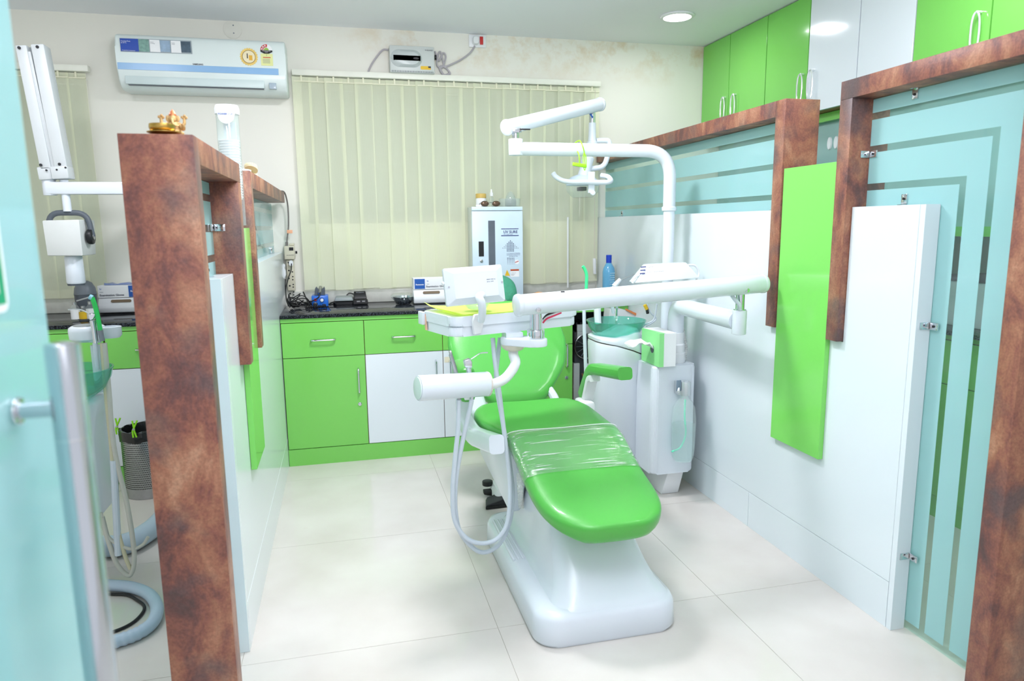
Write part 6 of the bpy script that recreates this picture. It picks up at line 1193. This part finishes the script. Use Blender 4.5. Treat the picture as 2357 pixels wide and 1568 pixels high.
# ------------------------------------------------------------------ left cubicle: second dental unit
t = thing('dental_unit', 'second white dental unit with green spittoon glimpsed between the glass door and brown post', 'dental unit', (-1.05, 2.7, 0))
bcl = Vector((-.936, 2.64, 0))
bm = B(); lathe(bm, (bcl.x, bcl.y, 0), [(.05, .735), (.06, .735), (.075, .742), (.112, .772), (.132, .81), (.138, .838), (.141, .838), (.141, .842), (.135, .842), (.128, .81), (.107, .776), (.072, .75), (.0005, .745)], 44); obj('spittoon_bowl', bm, MATS['green_glass'], t, ang=60)
n0, n1 = P(226, 1196, 'z', .30), P(256, 1143, 'z', .30)
bm = B(); rs = []
for z, g in ((.30, 0), (.58, 0), (.66, -.02), (.70, -.035), (.722, -.015), (.734, .03)):
    rs.append([Vector((a, b, z+(.04*max(0, min(1, (n0.y+.2-b)/.25)) if False else 0))) for a, b in rrect(-1.28, max(n0.x, n1.x)-.0-g*.6, n0.y-g*.3, n1.y+g*.2+.02, .05, 6)])
loft(bm, rs); obj('spittoon_body', bm, ENAM, t, ang=60)
bm = B(); lathe(bm, (-1.05, n0.y+.2, 0), [(.07, 0), (.06, .02), (.05, .295)], 20); obj('foot', bm, PLAS, t)
xr = max(n0.x, n1.x)
bm = B(); cyl(bm, (xr-.002, n1.y-.02, P(240, 975, 'y', 2.7).z), (xr+.005, n1.y-.02, P(240, 975, 'y', 2.7).z), .006, n=10); obj('body_screw', bm, STEEL, t)
yk = 2.70; K = lambda px, py, y=yk: P(px, py, 'y', y)
bm = B(); cyl(bm, (K(208, 780).x, yk+.05, .735), (K(208, 780).x, yk+.05, K(208, 800).z), .019, n=20); obj('column', bm, ENAM, t)
bm = B(); rs = []
for z_, k in ((K(0, 797).z, .7), (K(0, 790).z, .97), (K(0, 772).z, 1), (K(0, 764).z, .96), (K(0, 760).z, .82)):
    rs.append(ring(Vector((K(196, 780).x, yk+.03, z_)), Vector((1, 0, 0)), Vector((0, 1, 0)), .060*k, .055*k, 28))
loft(bm, rs); obj('holder_head', bm, ENAM, t, ang=50)
bm = B(); rs = []
for z_, k in ((K(0, 790).z, .8), (K(0, 784).z, 1), (K(0, 764).z, 1), (K(0, 763).z, .85), (K(0, 778).z, .75)):
    rs.append(ring(Vector((K(252, 780).x, yk+.02, z_)), Vector((1, 0, 0)), Vector((0, 1, 0)), .036*k, .034*k, 24))
loft(bm, rs); obj('cup_holder', bm, ENAM, t, ang=50)
bm = B(); tube(bm, [K(205, 780), K(232, 780)], .014, 12); obj('holder_neck', bm, ENAM, t)
bm = B(); cyl(bm, (K(193, 780).x, yk+.03, K(0, 760).z), (K(193, 780).x, yk+.03, K(0, 758).z), .038, n=24); obj('top_plate', bm, STEEL, t)
for px in (190, 202):
    bm = B(); tube(bm, [K(px, 760, yk+.03), K(px-3, 750, yk+.03)], .005, 8); obj('lever', bm, IVORY, t)
ys_ = yk-.05
bm = B(); tube(bm, [K(221, 790, ys_), K(217, 760, ys_), K(213, 738, ys_)], lambda s: .0085+.001*s, 12); pp = [K(x, y, ys_) for x, y in ((209, 738), (217, 736), (222, 724), (219, 720), (205, 722), (204, 727))]; prism(bm, [(p.x, p.z) for p in pp], FY, ys_-.01, ys_+.01, .003, 1); obj('air_syringe', bm, CHROME, t); bm = B(); tube(bm, [K(206, 722, ys_), K(188, 714, ys_), K(172, 712, ys_), K(157, 713, ys_)], .0026, 8); obj('syringe_nozzle', bm, CHROME, t)
bm = B(); tube(bm, [K(231, 762, ys_), K(226, 735, ys_), K(219, 705, ys_), K(212, 685, ys_)], .0078, 12); obj('suction_tip', bm, mat('bright_green_plastic', C(50, 204, 96), .4), t)
bm = B(); tube(bm, [K(213, 686, ys_), K(206, 683, ys_)], .009, 12); obj('tip_nozzle', bm, mat('aqua_plastic', C(150, 206, 220), .4), t); bm = B(); tube(bm, [K(207, 684, ys_), K(176, 693, ys_)], .0025, 8); obj('tip_wire', bm, STEEL, t)
bm = B(); tube(bm, [K(236, 785, ys_), K(233, 772, ys_), K(231, 760, ys_)], .0085, 12); obj('tip_handle', bm, GREY, t)
bm = B(); tube(bm, [K(219, 790, ys_), K(222, 830, ys_), K(224, 850, ys_)], .008, 10); obj('braided_hose', bm, LGREY, t)
HM = mat('beige_grey_hose', C(196, 196, 186), .45)
zf = .012
def fl_(px, py, z=zf): return P(px, py, 'z', z)
bm = B(); tube(bm, [K(240, 790, ys_), K(246, 850, ys_), K(252, 920, ys_), K(258, 1000, ys_), K(270, 1070, ys_), K(290, 1150, ys_), K(304, 1230, ys_), K(309, 1290, ys_), K(298, 1325, ys_), K(270, 1300, ys_), K(248, 1240, ys_), K(235, 1190, ys_)], .0085, 10); obj('hose', bm, HM, t, ang=80)
bm = B(); tube(bm, [K(235, 790, ys_), K(240, 860, ys_), K(246, 930, ys_), K(257, 1040, ys_), K(264, 1140, ys_), K(272, 1220, ys_), K(288, 1280, ys_), K(300, 1310, ys_)], .007, 10); obj('hose', bm, mat('cream_hose', C(206, 200, 170), .45), t, ang=80)
bm = B(); tube(bm, [K(262, 1060, ys_-.0), K(266, 1150, ys_), K(270, 1230, ys_), K(272, 1278, ys_)], .012, 10); tube(bm, [K(268, 1250, ys_), K(278, 1272, ys_)], .005, 8); obj('drain_pipe', bm, LGREY, t)
bm = B(); tube(bm, [K(232, 1180, ys_), K(240, 1220, ys_), K(262, 1248, ys_), K(300, 1264, ys_), K(328, 1255, ys_), K(341, 1236, ys_)], .006, 10); obj('hose', bm, HM, t, ang=80)
# floor pipes and leads in the cubicle
bm = B(); tube(bm, [fl_(420, 1130, .045), fl_(372, 1196, .045), fl_(335, 1228, .045), fl_(290, 1252, .045), fl_(232, 1258, .045), fl_(150, 1250, .045)], .043, 16, 5); o = obj('drain_duct', bm, mat('grey_blue_pipe', C(176, 196, 210), .45), ang=80); tag(o, 'thick grey blue pipe across the floor behind the brown post', 'pipe')
bm = B(); pts = spline([fl_(150, 1335, .022), fl_(235, 1346, .022), fl_(300, 1352, .022), fl_(342, 1368, .022), fl_(361, 1398, .022), fl_(352, 1432, .022), fl_(318, 1458, .022), fl_(262, 1478, .022), fl_(180, 1500, .022)], 10)
tube(bm, pts, lambda s: .021+(.0016*math.sin(s*330) if s > .7 else 0), 12, raw=True); o = obj('suction_hose', bm, mat('pale_blue_hose', C(180, 200, 218), .4), ang=80); tag(o, 'pale blue looped suction hose on the floor left of the brown post', 'hose')
bm = B(); tube(bm, [fl_(200, 1368, .006), fl_(250, 1368, .006), fl_(292, 1370, .006), fl_(316, 1382, .006), fl_(332, 1396, .006), fl_(326, 1414, .006), fl_(302, 1436, .006), fl_(262, 1454, .006), fl_(200, 1470, .006)], .0055, 8); o = obj('black_lead', bm, BLACK, ang=80); tag(o, 'thin black lead looping inside the pale blue hose on the floor', 'cable')
# perforated steel waste bin
c = Vector((-1.0, 3.70, 0)); rb = .108; hb = .335
t = thing('waste_bin', 'perforated steel waste bin with black liner between the dental unit and the brown post', 'bin', c)
bm = B(); lathe(bm, c, [(rb-.002, 0), (rb, .002), (rb, hb), (rb-.003, hb), (rb-.003, .01), (.001, .008)], 48); obj('shell', bm, STEEL, t, ang=50)
bm = B(); rows = 24
for j in range(rows):
    for i in range(44):
        a_ = math.pi*(1.0+1.0*(i+(.5 if j % 2 else 0))/44); z = .055+j*.0105
        d = Vector((math.cos(a_), math.sin(a_), 0)); s = Vector((-d.y, d.x, 0)); p = c+d*(rb+.0004)+Vector((0, 0, z))
        bm.faces.new([bm.verts.new(p+s*.0028*math.cos(k*math.pi/3)+Vector((0, 0, .0028*math.sin(k*math.pi/3)))) for k in range(6)])
k_ = obj('perforations', bm, BLACK, t, flat=True); k_['kind'] = 'stuff'
bm = B(); rn = random.Random(8); rs = []
for r, z in ((rb+.003, hb-.045), (rb+.006, hb-.02), (rb+.004, hb+.006), (rb-.008, hb+.008), (rb-.016, hb-.05), (rb-.03, hb-.12)):
    rs.append([c+Vector(((r+rn.uniform(-.003, .004))*math.cos(2*math.pi*i/40), (r+rn.uniform(-.003, .004))*math.sin(2*math.pi*i/40), z+rn.uniform(-.005, .005))) for i in range(40)])
loft(bm, rs, caps=False); obj('liner', bm, mat('black_bin_liner', C(22, 23, 25), .25, coat=.3), t, ang=20)
for k, (px, py) in enumerate(((268, 980), (308, 985))):
    yb_ = c.y-rb*.9 if k else c.y+rb*.55; q = P(px, py, 'y', yb_-.012 if k else yb_)
    if k: q.y = c.y-math.sqrt(max(.0001, rb*rb-(q.x-c.x)**2))-.014
    tt = thing('clothes_peg', ['lime green peg clipping the liner at the back left of the bin', 'lime green peg clipping the liner on the front rim of the bin'][k], 'peg', q, 0, 'pegs on the bin liner')
    for s in (-1, 1):
        bm = B(); tube(bm, [q+Vector((-.007*s+.004, 0, -.045)), q+Vector((-.004*s, 0, -.015)), q+Vector((.001*s+.004, 0, .005)), q+Vector((.011*s+.010, 0, .038))], .0042, 8); obj('jaw', bm, LIME, tt)
    bm = B(); cyl(bm, q+Vector((.002, -.006, -.004)), q+Vector((.002, .006, -.004)), .005, n=10); obj('spring', bm, STEEL, tt)
# clutter on the side counter seen through the clear stripes
rn = random.Random(21)
for k, (yy_, h_, m, lab) in enumerate(((1.95, .16, BLACK, 'dark equipment case on the side counter behind the near glass'), (2.45, .2, PLAS, 'pale box of papers on the side counter behind the glass stripes'), (2.9, .14, mat('dusty_red_print', C(150, 96, 96), .5), 'dull red carton on the side counter behind the glass stripes'), (3.4, .12, DGREY, 'grey case on the side counter farther along the glass'))):
    t = thing('storage_box', lab, 'box', (2.8, yy_, .8505)); obj('body', bx(2.65, 2.98, yy_-.16, yy_+.16, .8505, .8505+h_, .006), m, t); obj('lid', bx(2.64, 2.99, yy_-.165, yy_+.165, .8508+h_, .875+h_, .004), GREY if m is BLACK else BLACK, t)
bpy.context.view_layer.update()
